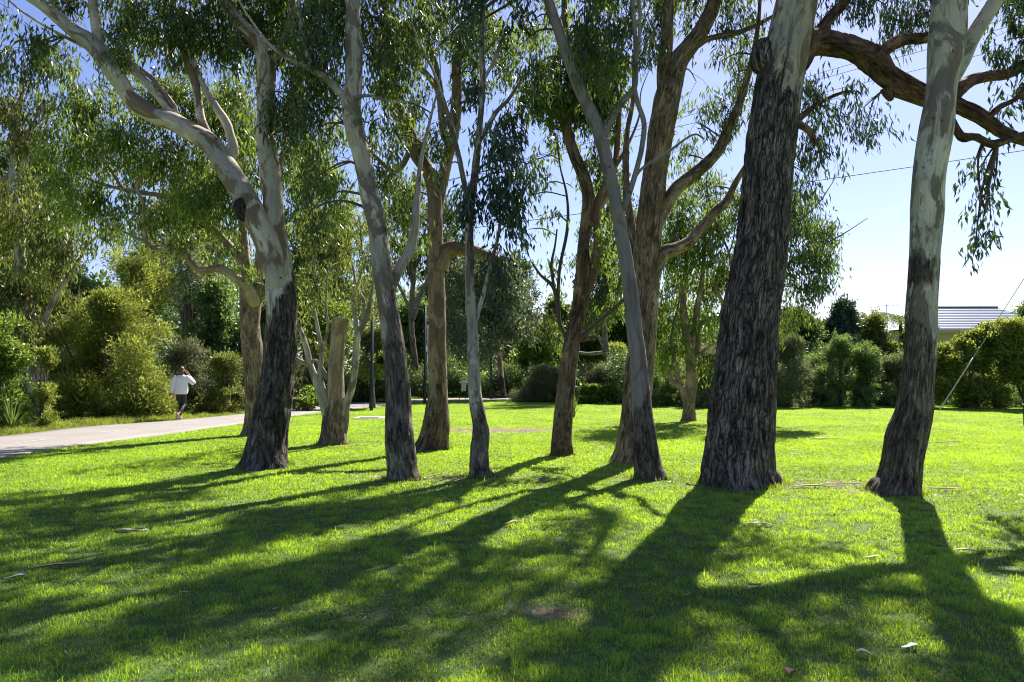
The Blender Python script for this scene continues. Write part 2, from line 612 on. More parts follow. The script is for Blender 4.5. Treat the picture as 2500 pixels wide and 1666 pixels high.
def path_material():
    m, nt, out = newmat('path_concrete')
    N = NT(nt)
    v = N.n('ShaderNodeTexCoord').outputs['Object']
    a = N.noise(v, .9, 5, .6)
    b = N.noise(v, 26, 4, .7)
    st = N.noise(N.scale(v, 1, 3, 1), 1.6, 5, .7)
    c = N.ramp(a.outputs[0], [(.3, (.215, .19, .17)), (.7, (.29, .26, .235))])
    c2 = N.mix(N.math('MULTIPLY', b.outputs[0], .35), c.outputs[0], (.25, .22, .2))
    s = N.ramp(st.outputs[0], [(.62, (0, 0, 0)), (.72, (1, 1, 1))])
    c3 = N.mix(N.math('MULTIPLY', s.outputs[0], .4), c2, (.2, .16, .12))
    pb = N.n('ShaderNodeBsdfPrincipled')
    N.l(c3, pb.inputs['Base Color'])
    pb.inputs['Roughness'].default_value = .8
    bp = N.n('ShaderNodeBump')
    bp.inputs['Strength'].default_value = .3
    bp.inputs['Distance'].default_value = .005
    N.l(b.outputs[0], bp.inputs['Height'])
    N.l(bp.outputs[0], pb.inputs['Normal'])
    N.l(pb.outputs[0], out.inputs[0])
    return m


tag(link('path', make_mesh('path', V, [fp, f1, f2], path_material())), kind='structure')
# dashed centre line
mid = pn * .5 + pf * .5
V, Fq = [], []
dl = 0.0
Lm = np.concatenate([[0], np.cumsum(np.linalg.norm(np.diff(mid, axis=0), axis=1))])
for s0 in np.arange(.7, Lm[-1] - 8, 2.7):
    ts = np.linspace(s0, s0 + .95, 5)
    c = np.stack([np.interp(ts, Lm, mid[:, k]) for k in range(2)], -1)
    t = unit(np.gradient(c, axis=0))
    nn = np.stack([-t[:, 1], t[:, 0]], -1)
    b = sum(len(v) for v in V)
    V.append(np.concatenate([np.c_[c + nn * .045, np.full(5, .039)], np.c_[c - nn * .045, np.full(5, .039)]]))
    for k in range(4): Fq.append((b + k, b + 5 + k, b + 6 + k, b + 1 + k))
tag(link('path_marking', make_mesh('path_marking', np.vstack(V), np.array(Fq), plain('worn_white_paint', (.42, .42, .40), .6, var=.4, scale=9))), kind='structure')

# ------------------------------------------------------------------ lawn grass
def blades(x, y, h, wd, tint, lean=.35, z=None):
    n = len(x)
    az = rng.uniform(0, 2 * np.pi, n)
    ld = rng.uniform(0, 2 * np.pi, n)
    lm = np.abs(rng.normal(0, lean, n)) * h
    s = np.stack([np.cos(az), np.sin(az), np.zeros(n)], -1) * (wd / 2)[:, None]
    b = np.stack([x, y, (gz(x, y) if z is None else z) - .004], -1)
    lv = np.stack([np.cos(ld), np.sin(ld), np.zeros(n)], -1)
    m = b + lv * (lm * .35)[:, None] + np.array((0, 0, 1)) * (h * .55)[:, None]
    t = b + lv * lm[:, None] + np.array((0, 0, 1)) * (h * np.sqrt(np.clip(1 - (lm / h) ** 2 * .45, .25, 1)))[:, None]
    V = np.stack([b - s, b + s, m + s * .8, m - s * .8, t], 1).reshape(-1, 3)
    k = np.arange(n) * 5
    return V, [np.stack([k, k + 1, k + 2, k + 3], -1), np.stack([k + 3, k + 2, k + 4], -1)], np.repeat(tint, 5)


def path_side(x, y):
    """signed: >0 beyond the near edge of the path, inside = between edges"""
    xn = np.interp(x, pn[:, 0], pn[:, 1])
    xf = np.interp(x, pf[:, 0], pf[:, 1])
    return y - xn, y - xf


def scatter_frustum(d0, d1, dens, margin=.8):
    """random ground points inside the view wedge, density dens(d) per m2"""
    ds = np.linspace(d0, d1, 60)
    wdt = 2 * (.70 * ds + margin)
    lam = dens(ds) * wdt
    cum = np.concatenate([[0], np.cumsum((lam[1:] + lam[:-1]) / 2 * np.diff(ds))])
    n = int(cum[-1])
    d = np.interp(rng.random(n) * cum[-1], cum, ds)
    x = rng.uniform(-1, 1, n) * (.70 * d + margin)
    return x, d


x, y = scatter_frustum(3.2, 40, lambda d: 9500 * np.clip(5.5 / d, 0, 1) ** 1.55)
a, b = path_side(x, y)
s = soil(x, y)
cl = fbm(np.stack([x * 7, y * 7, x * 0], -1), 3)
big = fbm(np.stack([x * .9, y * .9, x * 0 + 5], -1), 3)
keep = ((a < -.02)) & (rng.random(len(x)) > s * 1.15) & (rng.random(len(x)) < .70 + cl * .55)
keep &= ~((y > 33.5) & (x > 8))
x, y, cl, big, s = x[keep], y[keep], cl[keep], big[keep], s[keep]
h = (.022 + .012 * rng.random(len(x)) + .016 * cl + .008 * big) * (1 - .5 * s)
tall = rng.random(len(x)) < .02
h = np.where(tall, h * 1.9, h)
h = np.clip(h, .014, .11) * np.clip(1.1 - (y - 10) * .012, .75, 1.1)
wd = .0040 * np.clip(y / 5.5, 1, 3) ** .8 * rng.uniform(.8, 1.5, len(x))
fd = np.clip(8 / y, .15, 1)
tint = np.clip(.46 + .22 * big + (.30 * cl + rng.normal(0, .26, len(x))) * fd, 0, .9)
dry = rng.random(len(x)) < (.03 + .25 * s) * fd
tint[dry] = 1.0
V, Fs, tt = blades(x, y, h, wd, tint, 1.0)
me = make_mesh('lawn_grass', V, Fs, M['grass'], {'tint': tt})
o = link('lawn_grass', me)
tag(o, 'short lime green lawn grass under the trees', 'grass', kind='stuff')
print('lawn blades', len(x))

# rough verge beyond the path
n = 60000
t = rng.random(n) ** 1.0
e = samp(far, t * .93)
off = rng.random(n) ** 1.3 * 3.2 + .03
nx, ny = -.3, 1.0
x = e[:, 0] + nx * off; y = e[:, 1] + ny * off
cl = fbm(np.stack([x * 2.2, y * 2.2, x * 0], -1), 3)
h = np.clip(.07 + .05 * cl + .05 * rng.random(n), .03, .3) * np.clip(.4 + off, .4, 1.5)
wd = .006 * np.clip(y / 12, 1, 4)
tint = np.clip(.5 + .3 * cl + rng.normal(0, .2, n), 0, .92)
tint[rng.random(n) < .06] = 1
V, Fs, tt = blades(x, y, h, np.broadcast_to(wd, (n,)).astype(float), tint, .6, z=np.full(n, .0))
tag(link('verge_grass', make_mesh('verge_grass', V, Fs, M['rough_grass'], {'tint': tt})), 'longer rough grass along the far edge of the path', 'grass', kind='stuff')

# ------------------------------------------------------------------ hero trees
def pinpoly(px, py, poly):
    c = False
    j = len(poly) - 1
    for i in range(len(poly)):
        xi, yi = poly[i]; xj, yj = poly[j]
        if (yi > py) != (yj > py) and px < (xj - xi) * (py - yi) / (yj - yi) + xi: c = not c
        j = i
    return c


def to_px(p):
    y, z = p[1], p[2] - CAMZ
    f = y * ca + z * sa
    if f < .3: return (-9999, 9999)
    return (1250 + F * p[0] / f, 833 - F * (z * ca - y * sa) / f)


# parts of the lawn that lie in the sun: (polygon in pixels, share of crown that may shade it)
SUNLIT = [
    ([(1850, 1190), (2200, 1215), (2225, 1450), (2080, 1400), (1900, 1450), (1640, 1450), (1690, 1370), (1780, 1280)], .03),
    ([(2280, 1190), (2520, 1190), (2520, 1400), (2340, 1395), (2310, 1300)], .05),
    ([(2360, 1440), (2560, 1440), (2560, 1700), (2440, 1640)], .15),
    ([(1830, 1010), (2520, 1010), (2520, 1185), (1830, 1185)], .0),
    ([(1400, 1140), (1700, 1150), (1600, 1300), (1380, 1230)], .12),
    ([(950, 1370), (1000, 1310), (1200, 1240), (1340, 1230), (1350, 1300), (1150, 1370)], .12),
    ([(0, 1085), (560, 1100), (560, 1140), (0, 1200)], .25),
    ([(560, 1150), (1450, 1130), (1440, 1160), (1000, 1210), (560, 1260)], .1),
    ([(0, 1400), (0, 1345), (300, 1300), (560, 1250), (600, 1270), (350, 1360)], .15),
    ([(700, 1470), (960, 1350), (900, 1430), (720, 1500)], .06),
    ([(0, 1520), (150, 1440), (400, 1410), (480, 1420), (200, 1560), (0, 1600)], .2),
    ([(1000, 1540), (1000, 1430), (1120, 1380), (1100, 1520)], .2),
    ([(450, 1620), (640, 1560), (720, 1650), (500, 1700)], .2),
    ([(1740, 1560), (1900, 1540), (1950, 1600), (1780, 1620)], .2),
    ([(0, 1490), (0, 1450), (420, 1330), (560, 1290), (560, 1310), (300, 1420)], .1),
    ([(560, 1390), (760, 1330), (800, 1350), (620, 1410)], .1),
    ([(1030, 1570), (1200, 1530), (1260, 1580), (1080, 1620)], .15),
    ([(1750, 1520), (1980, 1480), (2150, 1455), (2200, 1470), (2000, 1530), (1800, 1550)], .12),
    ([(1000, 1330), (1240, 1260), (1340, 1290), (1120, 1350)], .1),
    ([(500, 1540), (800, 1480), (850, 1500), (560, 1580)], .1),
    ([(900, 1700), (1150, 1600), (1250, 1640), (1100, 1720)], .15),
    ([(1400, 1320), (1500, 1300), (1490, 1350), (1400, 1360)], .1),
    ([(900, 1050), (1090, 1000), (2000, 1000), (2000, 1030), (1100, 1035)], .0),
]
DARK = []


def keep_anchor(p):
    g = (p[0] - p[2] * KS * sx, p[1] - p[2] * KS * sy, 0)
    q = to_px(g)
    for poly, pr in SUNLIT:
        if pinpoly(q[0], q[1], poly): return random.random() < pr
    return True


def ridges(A, f, zf=.22, base=.25):
    def fn(q, r):
        a = 1 - 2 * np.abs(noise(q * np.array((f, f, f * zf)) + 5.1))
        b = noise(q * np.array((f * 2.3, f * 2.3, f * .9)) + 1.7)
        return A * (base + (1 - base) * r) * (a * .7 + b * .35)
    return fn


class Tree:
    def __init__(s, name, label, cat, base, mat, group=None):
        s.base = base
        s.root = empty(name, base, label, cat, group)
        s.nodes = []          # (xyz, radius)
        s.mat = mat
        s.tw = Tubes()
        s.LV, s.LT, s.off = [], [], 0

    def limb(s, part, pts, d, seg=24, step=.06, rz=None, side=0.0, disp=None, lump=.05, mat=None, off=None, label=None, seed=None):
        """pts: (px, py, width px[, extra depth])"""
        A = []
        for p in pts:
            dd = d + (p[3] if len(p) > 3 else 0)
            q = P(p[0], p[1], dd)
            A.append((*q, .5 * p[2] * dd / F))
        if part == 'limb' and A[-1][3] > .02:      # let every live limb taper out
            e = np.array(A[-1][:3]); v = e - np.array(A[-2][:3]); v /= np.linalg.norm(v)
            r_ = A[-1][3]
            for q in range(3):
                v = unit(v + np.array((random.uniform(-.3, .3), random.uniform(-.3, .3), .2)))
                e = e + v * (.5 + 6 * A[-1][3]); r_ *= .62
                A.append((*e, r_))
        if part in ('limb', 'stem', 'trunk_fork') and s.nodes:      # root the limb inside its parent
            a0 = np.array(A[0][:3])
            q, r0 = min(s.nodes, key=lambda k: np.linalg.norm(k[0] - a0))
            if .03 < np.linalg.norm(q - a0) < 2.2 * r0 + .25:
                A.insert(0, (*(q * .85 + a0 * .15), A[0][3] * 1.1))
        pr = resample(np.array(A), step)
        if seed is None: seed = random.uniform(0, 50)
        z = pr[:, 2]
        if rz:
            zz, vv = [k[0] for k in rz], [k[1] for k in rz]
            val = np.interp(z, zz, vv)
            rough = lambda ln, th, q, n, sg: np.broadcast_to(val[:, None], (n, sg)) + side * np.cos(th)[None] * np.ones((n, 1))
        else: rough = 0.0
        t = Tubes()
        t.flare = .26 if part == 'trunk' and d < 24 else 0
        t.add(pr, seg, rough, disp, True, lump, seed)
        o = t.build(part, mat or s.mat, s.root, s.base)
        if label: o['label'] = label
        for k in pr[::max(1, int(.25 / step))]: s.nodes.append((k[:3], k[3]))
        return o

    def nearest(s, c):
        best, bd = None, 1e9
        for q, r in s.nodes:
            if q[2] < 1.2: continue
            dd = np.linalg.norm(q - c) + max(0, q[2] - c[2]) * .8
            if dd < bd: best, bd = (q, r), dd
        return best or s.nodes[-1]

    def blob(s, c, rx, ry, rzz, dens=26, nl=26, L=.125, W=.020, droop=.75, spread=.105, filt=True, twigs=True):
        c = np.asarray(c, float)
        n = max(3, int(dens * math.pi * rx * rzz * random.uniform(.85, 1.15)))
        q, r0 = s.nearest(c)
        ln = np.linalg.norm(c - q)
        m = (q + c) / 2 + np.array((random.uniform(-.1, .1), random.uniform(-.1, .1), .12)) * ln
        br = resample(np.array([[*q, min(r0 * .6, .012 + .012 * ln)], [*m, .010 + .006 * ln], [*c, .007]]), .12)
        any_ = False
        tb = random.uniform(-.18, .18)
        for _ in range(n):
            v = rng.normal(size=3); v /= np.linalg.norm(v)
            v *= rng.random() ** (1 / 2.2)
            a = c + v * (rx, ry, rzz)
            if filt and not keep_anchor(a): continue
            if a[2] < .25: continue
            any_ = True
            if twigs:
                k = rng.integers(int(len(br) * .3), len(br))
                st = br[k, :3]
                l2 = np.linalg.norm(a - st)
                mm = (st + a) / 2 + np.array((0, 0, .18 * l2)) + rng.normal(size=3) * .06 * l2
                end = a + np.array((0, 0, -.12))
                s.tw.add(resample(np.array([[*st, .0055], [*mm, .004], [*a, .0025], [*end, .0015]]), .25), 3, 0, None, False)
            k = max(4, int(nl * rng.uniform(.45, 1.4)))
            u = rng.random(k)
            hang = np.array((rng.normal() * .16, rng.normal() * .16, -.40 * rng.uniform(.6, 1.3)))
            sp = spread * (1.05 - .5 * u)[:, None]
            pos = a + np.outer(u - .3, hang) + rng.normal(size=(k, 3)) * sp
            ax = np.array((0, 0, -droop)) + hang * .6 + rng.normal(size=(k, 3)) * .36
            Ls = L * rng.uniform(.65, 1.25, k)
            V, Fq, T = leaf_mesh(pos, ax, Ls, W * rng.uniform(.7, 1.2, k), np.clip(.42 + tb + rng.normal(0, .17) + rng.normal(0, .15, k), 0, .9))
            s.LV.append(V); s.LT.append(T)
        if any_ and twigs:
            s.tw.add(br, 5, 0, None, False)

    def pblob(s, px, py, d, rx, ry, big=1.3, **k):
        rx, ry = rx * big, ry * big
        k['dens'] = k.get('dens', 26) * (.84 if d < 17 else .95)
        k['nl'] = int(k.get('nl', 26) * 2.0)
        k['L'] = k.get('L', .125) * 1.25
        k['W'] = k.get('W', .02) * 1.65
        c = P(px, py, d)
        a, b = rx * d / F, ry * d / F
        s.blob(c, a, k.pop('deep', max(.5, .8 * a)), b, **k)

    def finish(s, leaf=None, twig='twig'):
        if s.tw.n:
            o = s.tw.build('twigs', M[twig], s.root, s.base, smooth=True)
            o['kind'] = 'stuff'
        if s.LV:
            V = np.vstack(s.LV) - np.asarray(s.base)
            T = np.concatenate(s.LT)
            alt = rng.random(len(T) // 4) < .015
            T = T.reshape(-1, 4); T[alt] = 1.0
            o = link('foliage', make_mesh('foliage', V, np.arange(len(V)).reshape(-1, 4), M[leaf], {'tint': T.ravel()}), s.root)
            print(s.root.name, 'leaves', len(T))


def shade(tr, pts, h, r=.75, dens=20):
    """high crown clumps, above the frame, given by the lawn they shade"""
    for px, py in pts:
        g = G(px, py)
        hh = h + random.uniform(-.7, .7)
        tr.blob((g[0] + hh * KS * sx, g[1] + hh * KS * sy, hh), r * random.uniform(.45, .95), r * random.uniform(.45, .95), r * .4, dens=dens * .75, nl=50, L=.15, W=.034, spread=.11)


def gb(px, py):
    g = G(px, py)
    return (float(g[0]), float(g[1]), 0.0)


# --- 1 big dark trunk
d = 10.8
t8 = Tree('gum_tree', 'massive gum with dark deeply furrowed trunk and long brown limb reaching right', 'tree', gb(1810, 1180), M['gum_dark'])
t8.limb('trunk', [(1806, 1200, 196), (1807, 1178, 184), (1804, 1155, 170), (1803, 1126, 166), (1806, 1062, 158), (1816, 956, 147), (1826, 850, 135), (1838, 744, 127), (1856, 637, 120), (1867, 531, 117), (1875, 425, 112), (1888, 318, 113),
                  (1902, 212, 111), (1925, 106, 104), (1946, 0, 98), (1966, -110, 90), (1982, -240, 78), (1990, -400, 60), (1994, -560, 40)], d, seg=230, step=.021,
         rz=[(0, 1.25), (4.2, 1.2), (5.0, .95), (5.5, .45), (6.2, .12), (7, 0)], side=-.18, disp=ridges(.030, 13, .16, .06), lump=.04)
t8.limb('burl', [(1880, 185, 30), (1866, 160, 52), (1862, 135, 54), (1868, 112, 40), (1880, 98, 14)], d - .02, seg=36, step=.02, rz=[(0, 1), (9, 1)], disp=ridges(.02, 14, .7), lump=.22)
dl = 10.95
LIMB = dict(mat=M['bark_limb'], rz=[(0, .55), (20, .55)], disp=ridges(.012, 20, .35, .4), lump=.10)
t8.limb('limb', [(1935, 150, 84, -.05), (1960, 118, 74), (1992, 104, 64, .02), (2045, 110, 62, .03), (2090, 122, 60, .05), (2135, 150, 66, .08), (2165, 185, 58, .1), (2210, 214, 54, .12), (2260, 236, 50, .15),
                 (2330, 256, 42, .2), (2385, 280, 36, .25), (2440, 318, 30, .3), (2520, 352, 24, .4), (2620, 400, 16, .5)], dl, seg=44, step=.03, **LIMB)
t8.limb('limb', [(2142, 150, 36, .08), (2165, 118, 30, .05), (2205, 98, 27), (2252, 94, 26), (2285, 86, 24), (2300, 60, 22), (2320, 10, 20), (2330, -60, 16), (2345, -160, 10)], dl, seg=20, step=.04, **LIMB)
t8.limb('limb', [(2318, 262, 34, .2), (2340, 222, 32, .2), (2372, 196, 28, .25), (2420, 186, 27, .3), (2465, 178, 25, .35), (2510, 150, 22, .4), (2600, 80, 15, .6)], dl, seg=20, step=.04, **LIMB)
t8.limb('limb', [(1965, 100, 34, .1), (1998, 78, 30, .15), (2030, 40, 26, .2), (2068, -5, 24, .3), (2110, -90, 20, .5), (2150, -220, 14, .8)], dl, seg=18, step=.05, **LIMB)
t8.limb('limb', [(2300, 258, 30, .2), (2335, 318, 20, .2), (2352, 336, 24, .2), (2380, 334, 18, .2), (2420, 352, 20, .2), (2452, 345, 18, .25), (2500, 328, 15, .3), (2560, 320, 10, .4)], dl, seg=16, step=.04, **LIMB)
t8.limb('limb', [(2405, 292, 16, .2), (2440, 262, 13, .2), (2475, 245, 12, .2), (2500, 215, 10, .2), (2510, 180, 8, .2)], dl, seg=10, step=.06, **LIMB)
t8.limb('limb', [(1908, 330, 34, .1), (1940, 300, 20, .3), (1985, 262, 12, .5), (2040, 232, 8, .7), (2080, 222, 5, .8)], d, seg=12, step=.06, **LIMB)
t8.limb('dead_branch', [(1925, 290, 20, -.1), (1975, 320, 17, -.1), (1990, 352, 12, -.1)], d, seg=12, step=.05, **LIMB)
t8.limb('dead_branch', [(2165, 215, 30, .1), (2172, 236, 20, .1), (2176, 246, 10, .1)], dl, seg=12, step=.02, **LIMB)
t8.limb('limb', [(1985, -150, 60), (2030, -260, 46, .3), (2060, -400, 30, .8), (2080, -560, 16, 1.2)], d, seg=18, step=.08)
t8.limb('limb', [(1985, -100, 50), (1900, -240, 40, -.1), (1840, -380, 26, -.2), (1790, -520, 14, -.4)], d, seg=18, step=.08)
for (x, y, rx, ry, dn) in [(1980, 215, 50, 45, 22), (2060, 300, 60, 22, 14), (2120, 290, 42, 26, 16), (2010, 260, 60, 34, 16), (1975, 330, 55, 40, 18), (2030, 392, 40, 26, 14), (1960, 420, 45, 45, 16),
                           (1950, 470, 40, 30, 16), (2085, 195, 22, 34, 22), (2110, 262, 14, 30, 18), (2060, 15, 70, 30, 16), (2160, 10, 80, 42, 20), (2230, 40, 50, 44, 22), (2200, 70, 50, 14, 10), (2280, 0, 60, 50, 18),
                           (2010, -60, 90, 60, 16), (2180, -80, 120, 50, 16)]:
    t8.pblob(x, y, 11.4, rx, ry, dens=dn * 1.6, nl=16, L=.115, W=.017, deep=.35, spread=.10, droop=.9, filt=False)
for (x, y, rx, ry, dn) in [(2470, 40, 40, 60, 20), (2440, 110, 40, 30, 14), (2480, 150, 34, 40, 14), (2450, 100, 50, 26, 12), (2470, 260, 40, 30, 12), (2440, 300, 36, 26, 8), (2500, 220, 40, 50, 12), (2500, 20, 70, 70, 18),
                           (2560, 100, 70, 120, 14)]:
    t8.pblob(x, y, 11.25, rx, ry, dens=dn * 1.1, nl=13, L=.115, W=.024, deep=.22, spread=.07, droop=.8, filt=False)
for (x, y, rx, ry, dn) in [(2385, 440, 24, 30, 20), (2400, 500, 34, 34, 22), (2425, 470, 22, 40, 16), (2395, 560, 24, 34, 20), (2420, 540, 24, 22, 14), (2375, 410, 14, 26, 16), (2420, 395, 26, 12, 6), (2380, 600, 10, 12, 14)]:
    t8.pblob(x, y, 11.25, rx, ry, big=1.0, dens=dn * 1.0, nl=9, L=.115, W=.024, deep=.22, spread=.07, droop=.8, filt=False)
t8.limb('limb', [(2400, 352, 8, .2), (2388, 390, 6, .15), (2392, 460, 5, .12), (2405, 520, 4, .12)], dl, seg=6, step=.08, mat=M['bark_limb'], rz=[(0, .5), (9, .5)])

# --- 2 right hand pale gum
d = 10.0
t9 = Tree('gum_tree', 'pale smooth gum on the right with swollen dark base and forked top', 'tree', gb(2190, 1202), M['gum_mottled'])
t9.limb('trunk', [(2186, 1222, 130), (2188, 1200, 118), (2194, 1182, 104), (2200, 1150, 96), (2204, 1116, 92), (2216, 1062, 92), (2232, 1010, 84), (2240, 935, 72), (2247, 850, 70), (2251, 744, 71), (2257, 637, 67), (2263, 531, 74),
                  (2268, 425, 74), (2286, 318, 77), (2299, 212, 70), (2312, 106, 84), (2319, 0, 78), (2325, -106, 70), (2318, -240, 60), (2305, -400, 46), (2290, -560, 30)], d, seg=120, step=.028,
         rz=[(0, 1.0), (.9, .9), (1.35, .7), (1.8, .5), (2.1, .48), (2.35, .25), (2.6, .15), (2.75, .5), (3.0, .45), (3.2, 0), (3.6, .2), (4.2, -.1), (5, -.2)], side=-.1, disp=ridges(.012, 17, .3, .1), lump=.045)
t9.limb('root', [(2180, 1178, 60), (2152, 1194, 44, -.05), (2136, 1206, 26, -.05)], d, seg=24, step=.03, rz=[(0, 1.2), (1, 1.2)], disp=ridges(.01, 22, .5), lump=.1)
t9.limb('limb', [(2318, 195, 44), (2345, 150, 42), (2375, 90, 38), (2410, 35, 36), (2450, -30, 34), (2500, -120, 30), (2560, -260, 22), (2600, -420, 12)], d, seg=30, step=.05)
t9.limb('limb', [(2320, -60, 44), (2270, -160, 36, .2), (2230, -300, 24, .3), (2200, -450, 12, .4)], d, seg=20, step=.07)
# hanging bark strips
for (x, y, l) in [(2226, 700, 55), (2220, 745, 30)]:
    t9.limb('bark_strip', [(x + 4, y - 14, 6, -.05), (x - 4, y + l * .3, 8, -.08), (x - 12, y + l, 2, -.1)], d, seg=6, step=.03, rz=[(0, .3), (9, .3)])

# --- 3 forked pale gum, left
d = 12.6
t1 = Tree('gum_tree', 'large pale gum forking low with a long limb leaning far to the left', 'tree', gb(648, 1139), M['gum_pale'])
t1.limb('trunk', [(648, 1160, 122), (649, 1137, 112), (650, 1110, 100), (655, 1060, 90), (661, 1020, 86), (674, 955, 80), (680, 903, 78), (686, 820, 78), (687, 765, 72), (684, 700, 70), (679, 640, 66), (673, 596, 60), (668, 540, 52), (666, 478, 48),
                  (660, 425, 50), (652, 372, 47), (646, 318, 42), (648, 265, 42), (650, 212, 44), (650, 160, 46), (640, 120, 42), (612, 85, 36), (575, 45, 33), (552, 0, 32), (535, -70, 30), (500, -200, 26), (470, -350, 16)], d, seg=130, step=.03,
         rz=[(0, 1.25), (1.1, 1.1), (1.9, .85), (2.7, .55), (3.0, .1), (3.4, -.2), (12, -.25)], side=.42, disp=ridges(.016, 15, .3, .1), lump=.05)
t1.limb('trunk_fork', [(680, 700, 50, -.08), (668, 640, 58, -.1), (650, 585, 62, -.1), (625, 535, 60, -.1), (595, 478, 58, -.1), (553, 409, 54, -.1), (510, 350, 50, -.1), (465, 322, 46, -.1), (425, 298, 44, -.1), (385, 285, 42, -.1), (350, 265, 42, -.1),
                  (318, 240, 38, -.1), (300, 210, 40, -.1), (275, 175, 44, -.1), (250, 138, 42, -.1), (215, 98, 38, -.1), (186, 80, 34, -.1), (150, 50, 32, -.1), (110, 18, 27, -.1), (55, -20, 24, -.1), (-30, -80, 20, 0), (-140, -160, 14, 0)], d, seg=80, step=.035,
         rz=[(0, -.05), (12, -.1)], side=.05, disp=ridges(.006, 14, .3, .3), lump=.07)
for pts in [[(242, 118, 30), (235, 60, 26), (228, 20, 24), (226, -60, 22), (230, -200, 16), (240, -340, 8)], [(150, 50, 28), (135, 20, 26), (128, -20, 22), (120, -120, 16), (90, -240, 8)],
            [(505, 330, 24), (490, 285, 20), (478, 210, 20), (465, 170, 18), (450, 130, 17), (432, 80, 15), (425, 30, 13), (418, -60, 12), (400, -200, 8)],
            [(470, 165, 14), (470, 110, 12), (485, 60, 12), (505, 20, 11), (515, -20, 11), (540, -120, 9), (560, -260, 6)],
            [(572, 375, 22), (562, 330, 22), (552, 300, 22), (520, 250, 18), (500, 215, 16), (480, 165, 12)],
            [(420, 280, 20), (395, 245, 20), (360, 205, 20), (320, 170, 18), (275, 145, 16), (240, 130, 12)],
            [(430, 270, 13), (400, 225, 12), (370, 190, 12), (330, 160, 12), (290, 115, 12), (250, 75, 11), (240, 50, 10), (215, -30, 9), (190, -140, 6)],
            [(668, 150, 28, .05), (690, 105, 22), (705, 70, 19), (712, 20, 17), (722, -60, 16), (735, -200, 12), (750, -350, 7)]]:
    t1.limb('limb', pts, d, seg=20, step=.06, lump=.06, rz=[(0, .1), (12, .1)])
t1.limb('burl', [(602, 484, 16, -.2), (592, 498, 34, -.22), (588, 514, 38, -.22), (592, 530, 22, -.22), (600, 540, 8, -.2)], d, seg=22, step=.02, rz=[(0, 1.2), (9, 1.2)], disp=ridges(.02, 18, .7), lump=.3)
t1.limb('burl', [(530, 340, 16, -.13), (520, 358, 24, -.14), (526, 380, 20, -.15), (538, 394, 8, -.15)], d, seg=20, step=.02, rz=[(0, 1), (9, 1)], disp=ridges(.01, 24, .7), lump=.12)
TOP = dict(nl=26, L=.12, W=.019)
for (x, y, rx, ry, dn) in [(560, 60, 90, 60, 26), (650, 60, 80, 70, 30), (690, 20, 80, 50, 26), (720, 90, 40, 60, 24), (440, 50, 70, 80, 22), (370, 40, 60, 60, 22), (310, 60, 55, 60, 24), (420, 110, 60, 50, 16), (560, 120, 30, 40, 14), (520, 40, 50, 60, 12),
                           (60, 130, 70, 50, 22), (110, 100, 50, 40, 12), (180, 20, 40, 40, 14), (20, 20, 30, 60, 10), (120, 150, 55, 40, 18), (320, 130, 60, 50, 16), (500, -60, 220, 60, 22), (700, -90, 160, 70, 22), (200, -80, 160, 60, 16),
                           (715, 230, 45, 70, 26), (700, 320, 45, 60, 20), (740, 160, 40, 60, 22), (60, -180, 150, 80, 12), (380, -220, 200, 80, 14), (640, -260, 200, 80, 14)]:
    t1.pblob(x, y, d + random.uniform(-.4, .8), rx, ry, dens=dn * 1.15, **TOP)
shade(t1, [(180, 1400), (330, 1375), (470, 1330), (120, 1240), (480, 1215), (700, 1280)], 9.2, .8, 24)
t1.finish('leaf_gum')

# --- 4 slim pale gum
d = 11.3
t2 = Tree('gum_tree', 'slender pale gum with ribbon scars, standing left of the picture centre', 'tree', gb(982, 1169), M['gum_green'])
t2.limb('trunk', [(983, 1188, 82), (983, 1168, 72), (980, 1120, 68), (974, 1062, 70), (972, 1010, 62), (971, 956, 58), (966, 900, 56), (961, 850, 53), (946, 744, 48), (936, 680, 46), (931, 637, 49), (924, 580, 46), (916, 531, 46), (903, 478, 46), (893, 425, 45),
                  (878, 360, 46), (866, 318, 45), (858, 265, 46), (862, 212, 43), (864, 106, 42), (862, 50, 36), (862, 0, 34), (860, -100, 32), (866, -250, 24), (870, -420, 14)], d, seg=110, step=.028,
         rz=[(0, 1.2), (1.2, .95), (2.0, .55), (2.5, .25), (3.0, -.1), (3.6, .1), (4.3, 0), (5, -.2)], side=.38, disp=ridges(.012, 17, .3, .12), lump=.045)
for pts in [[(858, 300, 30), (840, 240, 22), (820, 215, 20), (800, 195, 19), (770, 175, 17), (740, 160, 14), (700, 140, 11), (650, 100, 7)], [(765, 172, 14), (750, 130, 12), (735, 60, 11), (728, -40, 9), (720, -150, 6)],
            [(955, 700, 28, .1), (975, 655, 26, .2), (1000, 615, 25, .3), (1010, 570, 22, .3), (1015, 520, 20, .3), (1020, 460, 14, .35), (1030, 380, 10, .4)],
            [(868, 240, 12, -.1), (900, 234, 7, -.2), (960, 250, 5, -.2), (1025, 246, 3, -.2)],
            [(860, 0, 26), (900, -90, 20, .2), (940, -200, 14, .3), (980, -340, 8, .4)]]:
    t2.limb('limb', pts, d, seg=20, step=.06, rz=[(0, .2), (12, .1)], lump=.06)
